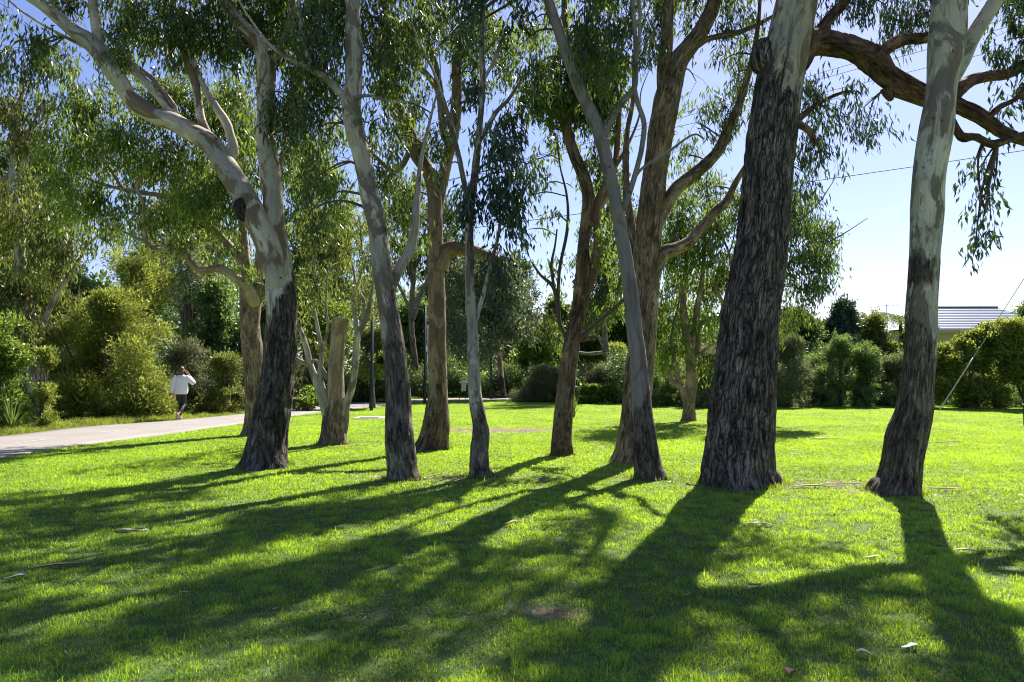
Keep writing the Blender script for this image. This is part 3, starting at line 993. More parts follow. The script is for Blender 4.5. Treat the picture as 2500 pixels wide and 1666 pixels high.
for (x, y, rx, ry, dn) in [(790, 50, 70, 60, 30), (760, 110, 60, 60, 28), (800, 140, 40, 50, 26), (930, 60, 60, 60, 30), (960, 130, 60, 60, 26), (920, 170, 45, 50, 24), (780, 230, 45, 50, 22), (745, 280, 40, 40, 16), (830, 20, 60, 40, 22),
                           (1010, 40, 60, 60, 24), (760, 330, 40, 50, 14), (800, 420, 50, 45, 12), (760, 440, 40, 30, 10), (960, 330, 50, 50, 12), (900, 300, 30, 60, 12), (1000, 440, 40, 50, 12), (860, -90, 180, 70, 24), (880, -230, 180, 80, 16), (990, -90, 90, 70, 20)]:
    t2.pblob(x, y, d + random.uniform(-.2, 1.0), rx, ry, dens=dn * 1.05, **TOP)
shade(t2, [(200, 1530), (340, 1490), (480, 1455), (620, 1430), (100, 1640), (420, 1560), (30, 1600), (850, 1340)], 9.0, .7, 26)
for (x, y, rx, ry, dn) in [(730, 250, 40, 50, 16), (790, 330, 40, 40, 12), (740, 520, 40, 40, 10), (790, 500, 40, 40, 9), (930, 420, 34, 50, 12), (1000, 360, 40, 40, 12), (1010, 540, 40, 40, 10), (960, 250, 50, 50, 14)]:
    t2.pblob(x, y, d + .6, rx, ry, dens=dn * 1.3, **TOP)
t2.finish('leaf_gum')

# --- 5 red-brown gum behind
d = 15.3
t3 = Tree('gum_tree', 'reddish brown gum with flared foot and thick arched side limb, behind the slender gums', 'tree', gb(1058, 1095), M['bark_brown'])
B3 = dict(rz=[(0, .9), (.8, .6), (1.6, .3), (12, .25)], disp=ridges(.010, 14, .25, .35), lump=.05)
t3.limb('trunk', [(1057, 1112, 92), (1057, 1095, 78), (1060, 1070, 70), (1065, 1040, 66), (1067, 1000, 56), (1069, 956, 46), (1068, 850, 43), (1067, 744, 41), (1065, 690, 42), (1066, 640, 42), (1064, 590, 36), (1062, 531, 36), (1060, 470, 34), (1048, 425, 34),
                  (1020, 380, 36), (1004, 340, 36), (985, 300, 34), (965, 262, 32), (955, 230, 28), (948, 150, 22), (945, 60, 18), (940, -60, 14)], d, seg=80, step=.035, **B3)
t3.limb('broken_limb', [(1072, 660, 44), (1080, 628, 42), (1096, 610, 38), (1120, 606, 36), (1150, 612, 32), (1185, 625, 30), (1210, 640, 34), (1222, 655, 28)], d, seg=30, step=.05, **B3)
t3.limb('limb', [(1058, 560, 30), (1085, 420, 28, .2), (1105, 340, 28, .2), (1113, 268, 28, .2), (1116, 210, 24, .2), (1117, 145, 22, .2), (1150, 90, 16, .2), (1170, -20, 10, .2)], d, seg=20, step=.06, **B3)
t3.limb('limb', [(1010, 345, 18), (985, 400, 14), (965, 420, 12), (935, 400, 11), (905, 370, 9)], d, seg=12, step=.08, **B3)
t3.limb('limb', [(1085, 330, 20, -.2), (1078, 270, 19, -.2), (1070, 200, 18, -.2), (1055, 130, 16, -.2), (1035, 60, 14, -.2), (1020, -20, 12, -.2)], d, seg=14, step=.07, mat=M['gum_grey'], rz=[(0, .4), (12, .4)])
t3.limb('limb', [(1062, 210, 14, -.2), (1040, 180, 15, -.2), (1010, 155, 13, -.2), (985, 138, 10, -.2)], d, seg=12, step=.07, **B3)
for (x, y, rx, ry, dn) in [(1000, 100, 70, 60, 18), (1080, 60, 70, 60, 20), (1150, 60, 60, 60, 20), (1200, 120, 60, 50, 16), (960, 220, 50, 40, 14), (1010, 230, 45, 45, 12), (1050, 330, 45, 60, 16), (980, 480, 50, 60, 12), (1020, 560, 40, 40, 12), (1160, 180, 50, 50, 14),
                           (940, 520, 40, 50, 8), (1240, 60, 60, 60, 16), (1110, 470, 40, 40, 12), (1100, -60, 160, 60, 14), (1020, -150, 160, 80, 10)]:
    t3.pblob(x, y, d + random.uniform(-.5, .8), rx, ry, dens=dn * 1.1, nl=24, L=.125, W=.021)
t3.finish('leaf_gum')

# --- 6 small twisted gum
d = 11.4
t4 = Tree('gum_tree', 'thinnest smooth gum with a kinked foot, its leaves hanging thickly over the trunk', 'tree', gb(1177, 1167), M['gum_green'])
t4.limb('trunk', [(1180, 1182, 70), (1178, 1166, 56), (1172, 1145, 46), (1170, 1105, 42), (1173, 1062, 42), (1172, 1035, 36), (1166, 1000, 36), (1160, 960, 32), (1156, 903, 29), (1155, 850, 27), (1153, 800, 26), (1149, 744, 25), (1147, 690, 22), (1146, 637, 21),
                  (1147, 531, 20), (1156, 450, 19), (1162, 400, 18), (1170, 320, 15), (1178, 212, 14), (1176, 106, 13), (1180, 0, 12), (1185, -120, 10), (1190, -260, 6)], d, seg=64, step=.028,
         rz=[(0, 1.1), (.6, .7), (1.1, .4), (1.6, .1), (2.1, -.2), (2.6, .1), (3.4, .5), (12, .5)], side=.1, disp=ridges(.008, 24, .3, .15), lump=.06, seed=11)
for pts in [[(1156, 790, 18), (1172, 745, 12), (1185, 700, 10), (1200, 640, 9), (1216, 580, 8), (1222, 520, 6)], [(1150, 520, 16), (1138, 470, 14), (1124, 400, 13), (1110, 340, 12), (1100, 300, 11)],
            [(1168, 350, 12), (1190, 310, 12), (1215, 270, 11), (1240, 245, 9), (1270, 200, 6)], [(1178, 200, 10), (1210, 140, 8), (1235, 70, 6)]]:
    t4.limb('limb', pts, d, seg=14, step=.05, rz=[(0, .4), (12, .4)])
for (x, y, rx, ry, dn) in [(1110, 330, 50, 50, 34), (1160, 330, 60, 60, 30), (1220, 340, 50, 55, 32), (1100, 400, 50, 45, 28), (1150, 430, 60, 50, 26), (1230, 420, 45, 50, 26), (1080, 450, 40, 30, 18), (1200, 500, 50, 45, 26), (1260, 470, 40, 50, 26),
                           (1250, 550, 34, 40, 24), (1200, 600, 40, 36, 22), (1130, 520, 45, 40, 18), (1190, 660, 24, 30, 14), (1250, 260, 45, 40, 22), (1200, 230, 50, 45, 22), (1290, 400, 30, 30, 16), (1150, 240, 50, 40, 18),
                           (1230, 150, 50, 50, 16), (1170, 100, 50, 60, 16), (1270, 80, 50, 50, 16), (1180, -60, 120, 60, 18)]:
    t4.pblob(x, y, d + random.uniform(-.2, .4), rx, ry, dens=dn * .8, nl=26, L=.13, W=.023, deep=.5)
t4.finish('leaf_blue')

# --- 7 brown gum right of centre
d = 14.3
t5 = Tree('gum_tree', 'straight brown gum with peeling strips that forks at half height, seen against the open lawn', 'tree', gb(1370, 1111), M['bark_brown'])
B5 = dict(rz=[(0, .9), (.7, .55), (12, .35)], disp=ridges(.010, 16, .2, .35), lump=.05)
t5.limb('trunk', [(1370, 1125, 58), (1370, 1110, 50), (1371, 1085, 50), (1374, 1041, 48), (1381, 956, 43), (1388, 900, 41), (1394, 850, 40), (1404, 800, 38), (1415, 744, 37), (1421, 700, 40), (1424, 660, 36), (1425, 595, 28), (1433, 531, 29), (1436, 480, 30),
                  (1425, 430, 30), (1403, 380, 28), (1390, 340, 27), (1382, 300, 24), (1392, 240, 20), (1388, 160, 17), (1380, 60, 14), (1376, -60, 11), (1372, -200, 7)], d, seg=70, step=.035, **B5)
for pts in [[(1426, 720, 30), (1446, 672, 24), (1456, 620, 22), (1459, 574, 20), (1456, 510, 19), (1475, 455, 16), (1500, 410, 13), (1530, 360, 8)], [(1452, 520, 18, .1), (1480, 480, 16, .1), (1502, 400, 15, .1), (1508, 330, 14, .1), (1512, 260, 10, .1)],
            [(1395, 870, 22), (1380, 820, 12), (1366, 790, 11), (1360, 740, 11), (1350, 700, 10), (1320, 672, 7), (1298, 640, 5)], [(1362, 760, 9), (1366, 660, 8), (1385, 560, 8), (1384, 480, 6)], [(1410, 830, 20), (1440, 805, 12), (1480, 770, 10), (1520, 735, 9), (1570, 690, 6)],
            [(1352, 700, 8), (1346, 650, 7), (1355, 600, 5), (1360, 560, 4)]]:
    t5.limb('limb', pts, d, seg=14, step=.06, mat=M['twig'] if pts[0][2] in (22, 9, 20, 8) else None)
t5.limb('broken_branch', [(1402, 832, 14), (1425, 828, 13), (1455, 822, 12)], d, seg=14, step=.05, **B5)
for (x, y, rx, ry, dn, nl) in [(1320, 600, 50, 40, 12, 14), (1290, 560, 40, 40, 10, 14), (1350, 520, 50, 40, 12, 14), (1330, 450, 60, 40, 12, 14), (1310, 390, 50, 40, 10, 14), (1350, 660, 50, 40, 12, 14), (1320, 700, 30, 30, 7, 12), (1380, 620, 50, 50, 14, 20), (1340, 330, 50, 50, 16, 20),
                           (1480, 620, 50, 60, 14, 20), (1500, 700, 50, 40, 14, 20), (1470, 760, 50, 30, 10, 18), (1540, 640, 30, 60, 14, 20), (1440, 400, 40, 50, 12, 20), (1400, 460, 50, 40, 10, 18), (1360, 240, 60, 50, 18, 22), (1320, 180, 50, 50, 18, 22), (1400, 120, 60, 60, 20, 24),
                           (1330, 60, 60, 60, 20, 24), (1450, 260, 50, 50, 16, 22), (1380, 720, 40, 30, 10, 18), (1390, -60, 120, 60, 14, 24), (1470, 180, 50, 60, 18, 24)]:
    t5.pblob(x, y, d + random.uniform(-.3, .6), rx, ry, dens=dn * 2.4, nl=nl, L=.13, W=.026, deep=.5, spread=.11)
for (x, y, rx, ry, dn) in [(1290, 480, 40, 40, 8), (1470, 330, 40, 50, 12), (1450, 560, 30, 60, 8), (1290, 650, 26, 34, 6), (1310, 250, 50, 40, 16), (1270, 180, 40, 50, 14), (1490, 500, 30, 60, 8)]:
    t5.pblob(x, y, d + .4, rx, ry, dens=dn * 2, nl=20, L=.13, W=.026, deep=.5, spread=.11)
t5.finish('leaf_gum')

# --- 8 grey leaning gum
d = 11.3
t6 = Tree('gum_tree', 'smooth grey gum leaning left as it rises, standing in front of a broad tan trunk', 'tree', gb(1586, 1168), M['gum_grey'])
t6.limb('trunk', [(1590, 1186, 88), (1587, 1167, 76), (1582, 1140, 64), (1577, 1095, 58), (1574, 1050, 52), (1569, 1010, 48), (1565, 956, 46), (1561, 903, 41), (1555, 850, 40), (1548, 797, 38), (1538, 700, 36), (1519, 584, 32), (1504, 500, 31), (1488, 425, 32), (1460, 318, 32),
                  (1413, 212, 30), (1375, 106, 28), (1339, 0, 25), (1310, -100, 22), (1270, -230, 16), (1240, -360, 9)], d, seg=90, step=.03,
         rz=[(0, 1), (.8, .65), (1.3, .35), (1.9, .1), (12, -.1)], side=.15, disp=ridges(.009, 20, .3, .12), lump=.04)
for pts in [[(1512, 520, 22), (1528, 495, 16), (1545, 445, 14), (1558, 400, 13), (1568, 355, 13), (1572, 300, 13), (1555, 245, 12), (1548, 190, 11), (1560, 100, 9), (1560, 0, 7)], [(1472, 330, 20), (1490, 295, 18), (1510, 260, 17), (1532, 235, 16), (1550, 210, 14), (1552, 130, 12), (1548, 50, 10), (1540, -60, 8)],
            [(1525, 500, 8), (1560, 420, 7), (1620, 380, 7), (1690, 330, 5), (1720, 340, 4)]]:
    t6.limb('limb', pts, d, seg=14, step=.05)
for (x, y, rx, ry, dn) in [(1300, 50, 55, 55, 24), (1270, 110, 50, 50, 22), (1310, 160, 50, 45, 20), (1430, 60, 60, 50, 26), (1480, 130, 60, 50, 24), (1440, 180, 50, 40, 16), (1520, 60, 55, 60, 26), (1560, 150, 40, 50, 18), (1330, -70, 120, 60, 18), (1500, -60, 120, 60, 20), (1290, -180, 140, 80, 14), (1360, 110, 24, 30, 14), (1500, 260, 40, 30, 10)]:
    t6.pblob(x, y, d + random.uniform(-.3, .5), rx, ry, dens=dn * 1.15, **TOP)
shade(t6, [(760, 1600), (900, 1560), (1000, 1640), (1020, 1500), (1180, 1400), (700, 1530), (980, 1430)], 8.6, .62, 26)
t6.finish('leaf_gum')

# --- 9 tan gum behind it
d = 13.3
t7 = Tree('gum_tree', 'broad tan gum with many thick limbs, its foot behind the leaning grey trunk', 'tree', gb(1545, 1127), M['bark_tan'])
B7 = dict(rz=[(0, .75), (1, .62), (3, .55), (12, .5)], disp=ridges(.016, 13, .14, .5), lump=.05)
t7.limb('trunk', [(1543, 1145, 100), (1544, 1126, 86), (1548, 1070, 76), (1553, 1009, 69), (1560, 903, 66), (1569, 820, 62), (1576, 744, 60), (1578, 637, 64), (1588, 531, 62), (1599, 425, 58), (1608, 370, 58), (1618, 300, 62), (1636, 212, 60), (1655, 150, 50), (1685, 112, 42), (1715, 70, 38), (1738, 20, 34), (1755, -50, 30), (1780, -180, 22), (1800, -320, 12)],
        d, seg=110, step=.032, **B7)
for pts in [[(1604, 540, 36, .05), (1625, 500, 34), (1650, 462, 33), (1690, 430, 30), (1725, 400, 27), (1755, 365, 25), (1785, 300, 22), (1810, 240, 18)], [(1598, 660, 30, .05), (1620, 620, 34), (1650, 608, 30), (1685, 590, 27), (1715, 555, 24), (1745, 520, 22), (1775, 490, 18), (1800, 440, 14)],
            [(1628, 240, 46), (1622, 160, 36), (1628, 90, 30), (1630, 20, 28), (1640, -60, 24), (1650, -200, 16)], [(1690, 120, 16), (1730, 95, 14), (1780, 85, 14), (1830, 70, 10)], [(1566, 640, 30, .1), (1545, 590, 22, .2), (1538, 530, 20, .3), (1530, 470, 18, .3), (1528, 400, 16, .3), (1530, 330, 13, .3), (1545, 250, 9, .3)]]:
    t7.limb('limb', pts, d, seg=26, step=.05, **B7)
for (x, y, rx, ry, dn) in [(1640, 40, 70, 60, 24), (1690, 90, 50, 50, 18), (1600, 110, 45, 60, 20), (1790, 60, 60, 60, 18), (1840, 130, 45, 50, 16), (1800, 200, 45, 50, 14), (1770, 280, 50, 50, 14), (1700, 300, 50, 60, 16), (1680, 380, 50, 50, 14), (1730, 460, 50, 40, 12), (1650, 330, 40, 40, 10),
                           (1660, 540, 40, 40, 10), (1760, 150, 50, 50, 14), (1700, 200, 50, 50, 12), (1660, -70, 150, 60, 18), (1800, -80, 120, 60, 14), (1720, -220, 180, 80, 12)]:
    t7.pblob(x, y, d + random.uniform(-.3, .8), rx, ry, dens=dn * 1.15, nl=24, L=.125, W=.018)
shade(t7, [(1200, 1500), (1300, 1560), (1250, 1430), (1400, 1480), (1350, 1640), (1450, 1560), (1180, 1590), (1330, 1370), (1450, 1400), (1520, 1480), (1550, 1640), (1250, 1650)], 9.4, .68, 26)
t7.finish('leaf_gum')
shade(t8, [(1620, 1520), (1700, 1600), (1760, 1500), (1880, 1490), (2050, 1560), (2160, 1600), (1840, 1650), (2050, 1650)], 8.4, .55, 24)
t8.finish('leaf_blue')

for (x, y, rx, ry, dn) in [(2460, -90, 120, 60, 12), (2330, -200, 140, 70, 8), (2560, -250, 140, 100, 10)]:
    t9.pblob(x, y, 10.2, rx, ry, dens=dn * 1.1, **TOP)
t9.finish('leaf_blue')

# --- 10 broken-topped gum, left
d = 18.7
t10 = Tree('gum_tree', 'brown gum with a snapped-off top and a crooked low limb curling left over the path', 'tree', gb(620, 1061), M['bark_tan'])
t10.limb('trunk', [(620, 1075, 60), (620, 1060, 52), (622, 1010, 48), (622, 956, 44), (619, 900, 46), (616, 850, 48), (610, 800, 46), (612, 744, 52), (618, 715, 62), (622, 692, 66)], d, seg=64, step=.04, rz=[(0, .8), (2, .6), (12, .55)], disp=ridges(.016, 12, .16, .5), lump=.07)
t10.limb('splintered_top', [(600, 715, 26), (596, 690, 18), (588, 672, 8)], d, seg=12, step=.04, rz=[(0, .7), (12, .7)], disp=ridges(.01, 20, .2))
t10.limb('splintered_top', [(640, 715, 28), (648, 690, 18), (655, 680, 7)], d, seg=12, step=.04, rz=[(0, .7), (12, .7)], disp=ridges(.01, 20, .2))
L10 = dict(rz=[(0, .2), (12, .2)], lump=.09)
for pts in [[(618, 735, 30, -.2), (605, 700, 26, -.3), (585, 686, 24, -.3), (565, 672, 22, -.3), (535, 655, 19, -.3), (500, 662, 19, -.3), (480, 655, 17, -.3), (462, 635, 17, -.3), (448, 612, 16, -.3), (425, 604, 15, -.3), (395, 612, 13, -.3), (375, 606, 12, -.3), (350, 588, 9, -.3), (325, 578, 7, -.3)],
            [(360, 600, 10, -.3), (352, 560, 9, -.3), (350, 500, 8, -.3), (335, 460, 7, -.3), (350, 420, 6, -.3), (355, 390, 5, -.3)], [(610, 700, 26), (590, 640, 22), (560, 600, 20), (520, 560, 18), (480, 530, 17), (445, 508, 15), (400, 480, 12), (340, 470, 11), (290, 460, 9), (235, 445, 7)],
            [(480, 530, 12), (470, 490, 12), (500, 465, 11), (545, 455, 9), (580, 440, 6)], [(625, 710, 30), (640, 600, 24), (660, 480, 18), (690, 380, 13), (700, 280, 9)], [(600, 640, 22), (590, 540, 18), (575, 430, 15), (560, 330, 11), (550, 220, 7)], [(300, 462, 8), (260, 400, 7), (220, 340, 5)]]:
    t10.limb('limb', pts, d, seg=16, step=.07, **L10)
for (x, y, rx, ry, dn) in [(160, 350, 60, 60, 14), (110, 420, 60, 50, 12), (230, 290, 70, 60, 16), (230, 380, 60, 50, 16), (300, 340, 60, 50, 14), (160, 480, 60, 50, 14), (240, 470, 60, 50, 14), (330, 420, 50, 50, 14), (400, 400, 60, 50, 14), (400, 300, 60, 50, 14), (470, 400, 60, 50, 14), (330, 530, 50, 40, 14),
                           (420, 560, 60, 40, 12), (500, 500, 60, 50, 12), (560, 480, 40, 60, 14), (580, 590, 40, 50, 16), (600, 650, 40, 26, 16), (540, 570, 50, 50, 12), (530, 300, 60, 60, 16), (560, 230, 50, 60, 14), (460, 230, 60, 50, 14), (620, 400, 50, 60, 12), (700, 400, 40, 60, 12), (250, 540, 60, 40, 10), (560, 400, 50, 60, 14), (600, 310, 50, 60, 12),
                           (740, 380, 40, 60, 10), (370, 240, 70, 50, 12), (200, 220, 60, 50, 12), (470, 470, 60, 40, 12), (560, 620, 60, 30, 14)]:
    t10.pblob(x, y, d + random.uniform(-.8, 1.0), rx, ry, dens=dn * 1.1, nl=26, L=.14, W=.026, spread=.16)
t10.finish('leaf_bright')

# --- 11 lopped stump with regrowth
d = 16.5
t11 = Tree('coppiced_gum', 'low gum stump sawn off flat and ringed by pale upright regrowth stems', 'tree', gb(815, 1083), M['bark_tan'])
t11.limb('trunk', [(815, 1096, 72), (815, 1083, 62), (815, 1060, 60), (815, 1030, 58), (817, 1008, 48), (820, 985, 42), (820, 903, 38), (825, 829, 37), (829, 800, 40), (831, 780, 42)], d, seg=64, step=.04, rz=[(0, .7), (.7, .55), (1.2, .15), (3, .1)], disp=ridges(.012, 15, .25, .2), lump=.06, mat=M['bark_tan'])
t11.limb('sawn_top', [(831, 782, 38), (831, 777.5, 37), (831, 777, 3)], d - .0, seg=30, step=.01, mat=M['cut_wood'], lump=0)
for pts in [[(800, 1035, 20), (795, 1010, 20), (783, 970, 18), (768, 920, 17), (757, 890, 16), (748, 850, 14), (735, 810, 11), (727, 792, 9)], [(815, 1030, 22), (808, 1000, 20), (795, 970, 18), (785, 940, 15), (782, 900, 13), (785, 860, 12), (775, 800, 10), (765, 740, 8), (770, 680, 6), (760, 600, 5)],
            [(828, 1020, 26), (845, 985, 20), (858, 950, 18), (866, 900, 17), (870, 850, 16), (875, 820, 14), (895, 775, 12), (905, 730, 9), (912, 680, 7), (905, 600, 5)], [(838, 1060, 16), (846, 1020, 14), (848, 995, 12), (860, 960, 9)], [(872, 830, 12), (868, 780, 11), (862, 740, 9), (875, 690, 7), (885, 640, 5), (880, 560, 4)],
            [(880, 810, 10), (885, 770, 10), (888, 735, 9), (870, 700, 7), (862, 650, 5)], [(758, 893, 12), (730, 880, 9), (700, 860, 7), (670, 835, 5)], [(782, 905, 9), (800, 925, 10), (770, 880, 7), (735, 905, 5)], [(785, 860, 8), (800, 800, 7), (795, 740, 6), (800, 660, 4)]]:
    t11.limb('stem', pts, d, seg=14, step=.06, rz=[(0, .15), (12, .1)], mat=M['gum_grey'] if pts[0][0] in (838, 758, 782) else M['gum_green'])
for (x, y, rx, ry, dn) in [(730, 700, 40, 60, 10), (770, 620, 50, 60, 12), (830, 640, 50, 60, 10), (890, 620, 40, 60, 10), (730, 780, 40, 50, 9), (900, 720, 40, 60, 8), (800, 560, 60, 50, 12), (870, 530, 50, 50, 10), (740, 560, 40, 50, 10), (780, 740, 40, 40, 6), (860, 700, 40, 40, 6), (740, 860, 40, 40, 6)]:
    t11.pblob(x, y, d + random.uniform(-.5, .8), rx, ry, dens=dn * 1.9, nl=24, L=.12, W=.02, droop=.6)
t11.finish('leaf_olive', 'twig_pale')

# --- 12 small orange-barked gum, back right
d = 23.6
t12 = Tree('gum_tree', 'small orange-barked gum with twisting stems, far out on the lawn', 'tree', gb(1681, 1028), M['bark_tan'])
for nm, pts in [('trunk', [(1681, 1036, 40), (1681, 1028, 35), (1683, 985, 28), (1688, 935, 25), (1686, 880, 23), (1678, 830, 23), (1672, 790, 20), (1668, 740, 15), (1672, 690, 13), (1675, 620, 10), (1670, 540, 7)]),
                ('limb', [(1685, 845, 18), (1697, 800, 16), (1702, 750, 14), (1712, 700, 12), (1718, 640, 10), (1722, 560, 7)]), ('limb', [(1674, 975, 18), (1668, 955, 17), (1655, 938, 15), (1640, 930, 14), (1632, 905, 13), (1626, 870, 12), (1622, 845, 10), (1604, 828, 8)]),
                ('limb', [(1668, 958, 14), (1656, 920, 12), (1645, 880, 11), (1638, 840, 9), (1645, 790, 6)]), ('limb', [(1695, 870, 14), (1704, 840, 13), (1702, 815, 13), (1712, 790, 12), (1735, 778, 12), (1757, 776, 11), (1765, 745, 10), (1752, 715, 9), (1748, 690, 8), (1760, 655, 6)]),
                ('limb', [(1700, 870, 9), (1725, 850, 7), (1745, 838, 6), (1765, 832, 4)])]:
    t12.limb(nm, pts, d, seg=24 if nm == 'trunk' else 14, step=.06, rz=[(0, .45), (12, .3)], disp=ridges(.012, 10, .25, .5), lump=.09)
for (x, y, rx, ry, dn) in [(1650, 620, 50, 60, 8), (1700, 560, 50, 60, 8), (1750, 600, 45, 60, 7), (1640, 700, 40, 50, 8), (1630, 780, 40, 50, 8), (1700, 680, 50, 50, 7), (1740, 720, 40, 40, 5), (1660, 520, 50, 50, 8), (1730, 480, 50, 60, 7), (1610, 860, 34, 40, 7), (1730, 870, 34, 30, 4), (1700, 800, 50, 40, 4), (1780, 540, 40, 60, 6), (1650, 850, 40, 30, 3), (1620, 620, 40, 50, 7)]:
    t12.pblob(x, y, d + random.uniform(-.5, .8), rx, ry, dens=dn * 1.5, nl=24, L=.15, W=.028, spread=.18)
t12.finish('leaf_bright')

# --- 13 white-trunked gum far back
d = 41
t13 = Tree('gum_tree', 'distant gum with a thin white trunk and grey-green crown beyond the lawn', 'tree', gb(1228, 974), M['gum_pale'])
for nm, pts in [('trunk', [(1228, 978, 24), (1228, 970, 18), (1226, 950, 15), (1222, 903, 13), (1216, 850, 11), (1209, 786, 9), (1200, 720, 7), (1195, 650, 5)]), ('limb', [(1222, 903, 8), (1200, 876, 8), (1172, 842, 7), (1150, 820, 5)]), ('limb', [(1212, 810, 7), (1190, 780, 6), (1165, 755, 5), (1140, 720, 4)])]:
    t13.limb(nm, pts, d, seg=14, step=.15, rz=[(0, .9), (1, .7), (1.6, -.3), (20, -.4)], lump=.05)
for (x, y, rx, ry, dn) in [(1130, 700, 50, 50, 5), (1190, 680, 50, 50, 5), (1240, 690, 45, 50, 5), (1110, 770, 50, 50, 4), (1270, 740, 34, 50, 4), (1190, 760, 50, 60, 4), (1160, 830, 50, 40, 4), (1250, 800, 40, 50, 3), (1200, 640, 50, 30, 4), (1150, 650, 40, 30, 3), (1100, 640, 40, 40, 3)]:
    t13.pblob(x, y, d + random.uniform(-1, 1), rx, ry, dens=dn * 1.1, nl=30, L=.24, W=.055, spread=.3, filt=False, droop=.4)
t13.finish('leaf_silver')

# --- 14 tall gum at the left edge
d = 24
t14 = Tree('gum_tree', 'tall gum at the left edge with bare pale stems rising from behind the shrubs', 'tree', (P(95, 900, d)[0], d, 0), M['gum_pale'])
for nm, pts in [('trunk', [(95, 1040, 46), (92, 960, 40), (85, 860, 34), (70, 760, 30), (52, 680, 26), (48, 600, 24), (40, 530, 20), (30, 440, 18), (38, 340, 14), (52, 240, 11), (60, 150, 8)]), ('limb', [(72, 780, 26), (58, 720, 22), (54, 660, 20), (50, 630, 16), (56, 560, 12), (40, 480, 8)]),
                ('limb', [(40, 450, 14), (15, 435, 12), (-10, 440, 10), (-60, 400, 6)]), ('limb', [(44, 440, 12), (60, 400, 10), (62, 340, 7), (90, 280, 5)]), ('limb', [(88, 860, 18), (110, 780, 14), (150, 700, 10), (190, 640, 8)])]:
    t14.limb(nm, pts, d, seg=20, step=.09, rz=[(0, .5), (2, .2), (20, .0)], lump=.06, mat=M['bark_tan'] if pts[0][0] in (40, 44) else None)
for (x, y, rx, ry, dn) in [(100, 260, 50, 40, 6), (10, 290, 60, 50, 7), (90, 330, 60, 50, 7), (30, 520, 60, 50, 7), (120, 600, 60, 60, 7), (20, 620, 50, 50, 7), (60, 430, 50, 40, 4), (180, 560, 50, 50, 6), (20, 720, 50, 50, 8), (130, 700, 50, 50, 6), (-60, 300, 80, 100, 6), (-60, 520, 80, 100, 6), (100, 510, 50, 40, 5), (60, 800, 60, 40, 8)]:
    t14.pblob(x, y, d + random.uniform(-.8, .8), rx, ry, dens=dn * 1.35, nl=26, L=.17, W=.034, spread=.2, filt=False)
t14.finish('leaf_olive')

# --- 15 gum behind the big dark trunk
d = 23.0
t15 = Tree('gum_tree', 'weeping gum mostly hidden behind the massive dark trunk, its leaves hanging to the right', 'tree', (P(1835, 900, d)[0], d, 0), M['gum_grey'])
for nm, pts in [('trunk', [(1835, 1040, 40), (1835, 1000, 32), (1838, 900, 28), (1845, 780, 24), (1850, 660, 20), (1860, 560, 15), (1865, 480, 10)]), ('limb', [(1845, 760, 14), (1890, 690, 11), (1930, 640, 9), (1970, 620, 6)]), ('limb', [(1852, 640, 12), (1900, 580, 9), (1950, 540, 6)]), ('limb', [(1845, 790, 12), (1800, 700, 9), (1780, 620, 6)])]:
    t15.limb(nm, pts, d, seg=16, step=.1, rz=[(0, .6), (12, .2)], lump=.06)
for (x, y, rx, ry, dn) in [(1940, 500, 45, 50, 8), (1985, 560, 50, 50, 8), (1990, 640, 45, 60, 8), (1940, 620, 45, 60, 6), (1910, 560, 40, 50, 6), (1970, 710, 40, 40, 5), (1920, 700, 30, 40, 5), (1900, 460, 40, 50, 8), (2010, 600, 30, 60, 6), (1780, 680, 40, 60, 5), (1770, 780, 40, 50, 5), (1930, 770, 40, 40, 5), (1890, 800, 40, 50, 5)]:
    t15.pblob(x, y, d + random.uniform(-.8, .8), rx, ry, dens=dn * 1.35, nl=24, L=.16, W=.028, spread=.18, filt=False)
t15.finish('leaf_gum')

# --- further gums between the front trunks
for nm_, lab_, px_, d_, blobs_, lf_ in [
    ('gum_tree', 'mid-distance gum with hanging crown filling the gap right of the forked pale gum', 745, 36.0, [(720, 470, 50, 50), (780, 420, 50, 50), (700, 560, 45, 50), (790, 540, 50, 50), (840, 470, 40, 50), (740, 360, 50, 50), (820, 620, 50, 40), (700, 650, 40, 40), (850, 560, 40, 50), (800, 330, 40, 40)], 'leaf_bright'),
    ('gum_tree', 'mid-distance gum with open crown behind the red-brown gum', 1010, 42.0, [(950, 560, 50, 50), (1010, 500, 50, 50), (940, 640, 45, 50), (1090, 520, 45, 50), (1120, 600, 50, 45), (1000, 620, 40, 50), (960, 460, 45, 50), (1060, 640, 40, 40)], 'leaf_gum'),
    ('gum_tree', 'mid-distance gum crown showing between the straight brown gum and the tan gum', 1480, 41.0, [(1460, 560, 45, 50), (1500, 630, 45, 50), (1470, 700, 45, 45), (1520, 540, 40, 50), (1450, 640, 40, 40), (1340, 800, 45, 40), (1440, 760, 40, 40), (1500, 460, 40, 45)], 'leaf_gum')]:
    tt_ = Tree(nm_, lab_, 'tree', (P(px_, 900, d_)[0], d_, 0), M['gum_grey'])
    tt_.limb('trunk', [(px_, 1000, 20), (px_ + 4, 900, 16), (px_ - 6, 780, 13), (px_ + 2, 640, 11), (px_ + 8, 520, 13), (px_, 420, 7)], d_, seg=16, step=.1, rz=[(0, .6), (12, .1)], lump=.06)
    for (x, y, rx, ry) in blobs_:
        tt_.limb('limb', [(px_, min(y + 140, 860), 9), ((px_ + x) / 2, y + 60, 7), (x, y + 10, 4)], d_, seg=8, step=.15)
        tt_.pblob(x, y, d_ + random.uniform(-.9, .9), rx, ry, dens=4.6, nl=28, L=.24, W=.045, spread=.28, filt=False)
    tt_.finish(lf_)
HEROES = [q.base for q in (t1, t2, t3, t4, t5, t6, t7, t8, t9, t11)]
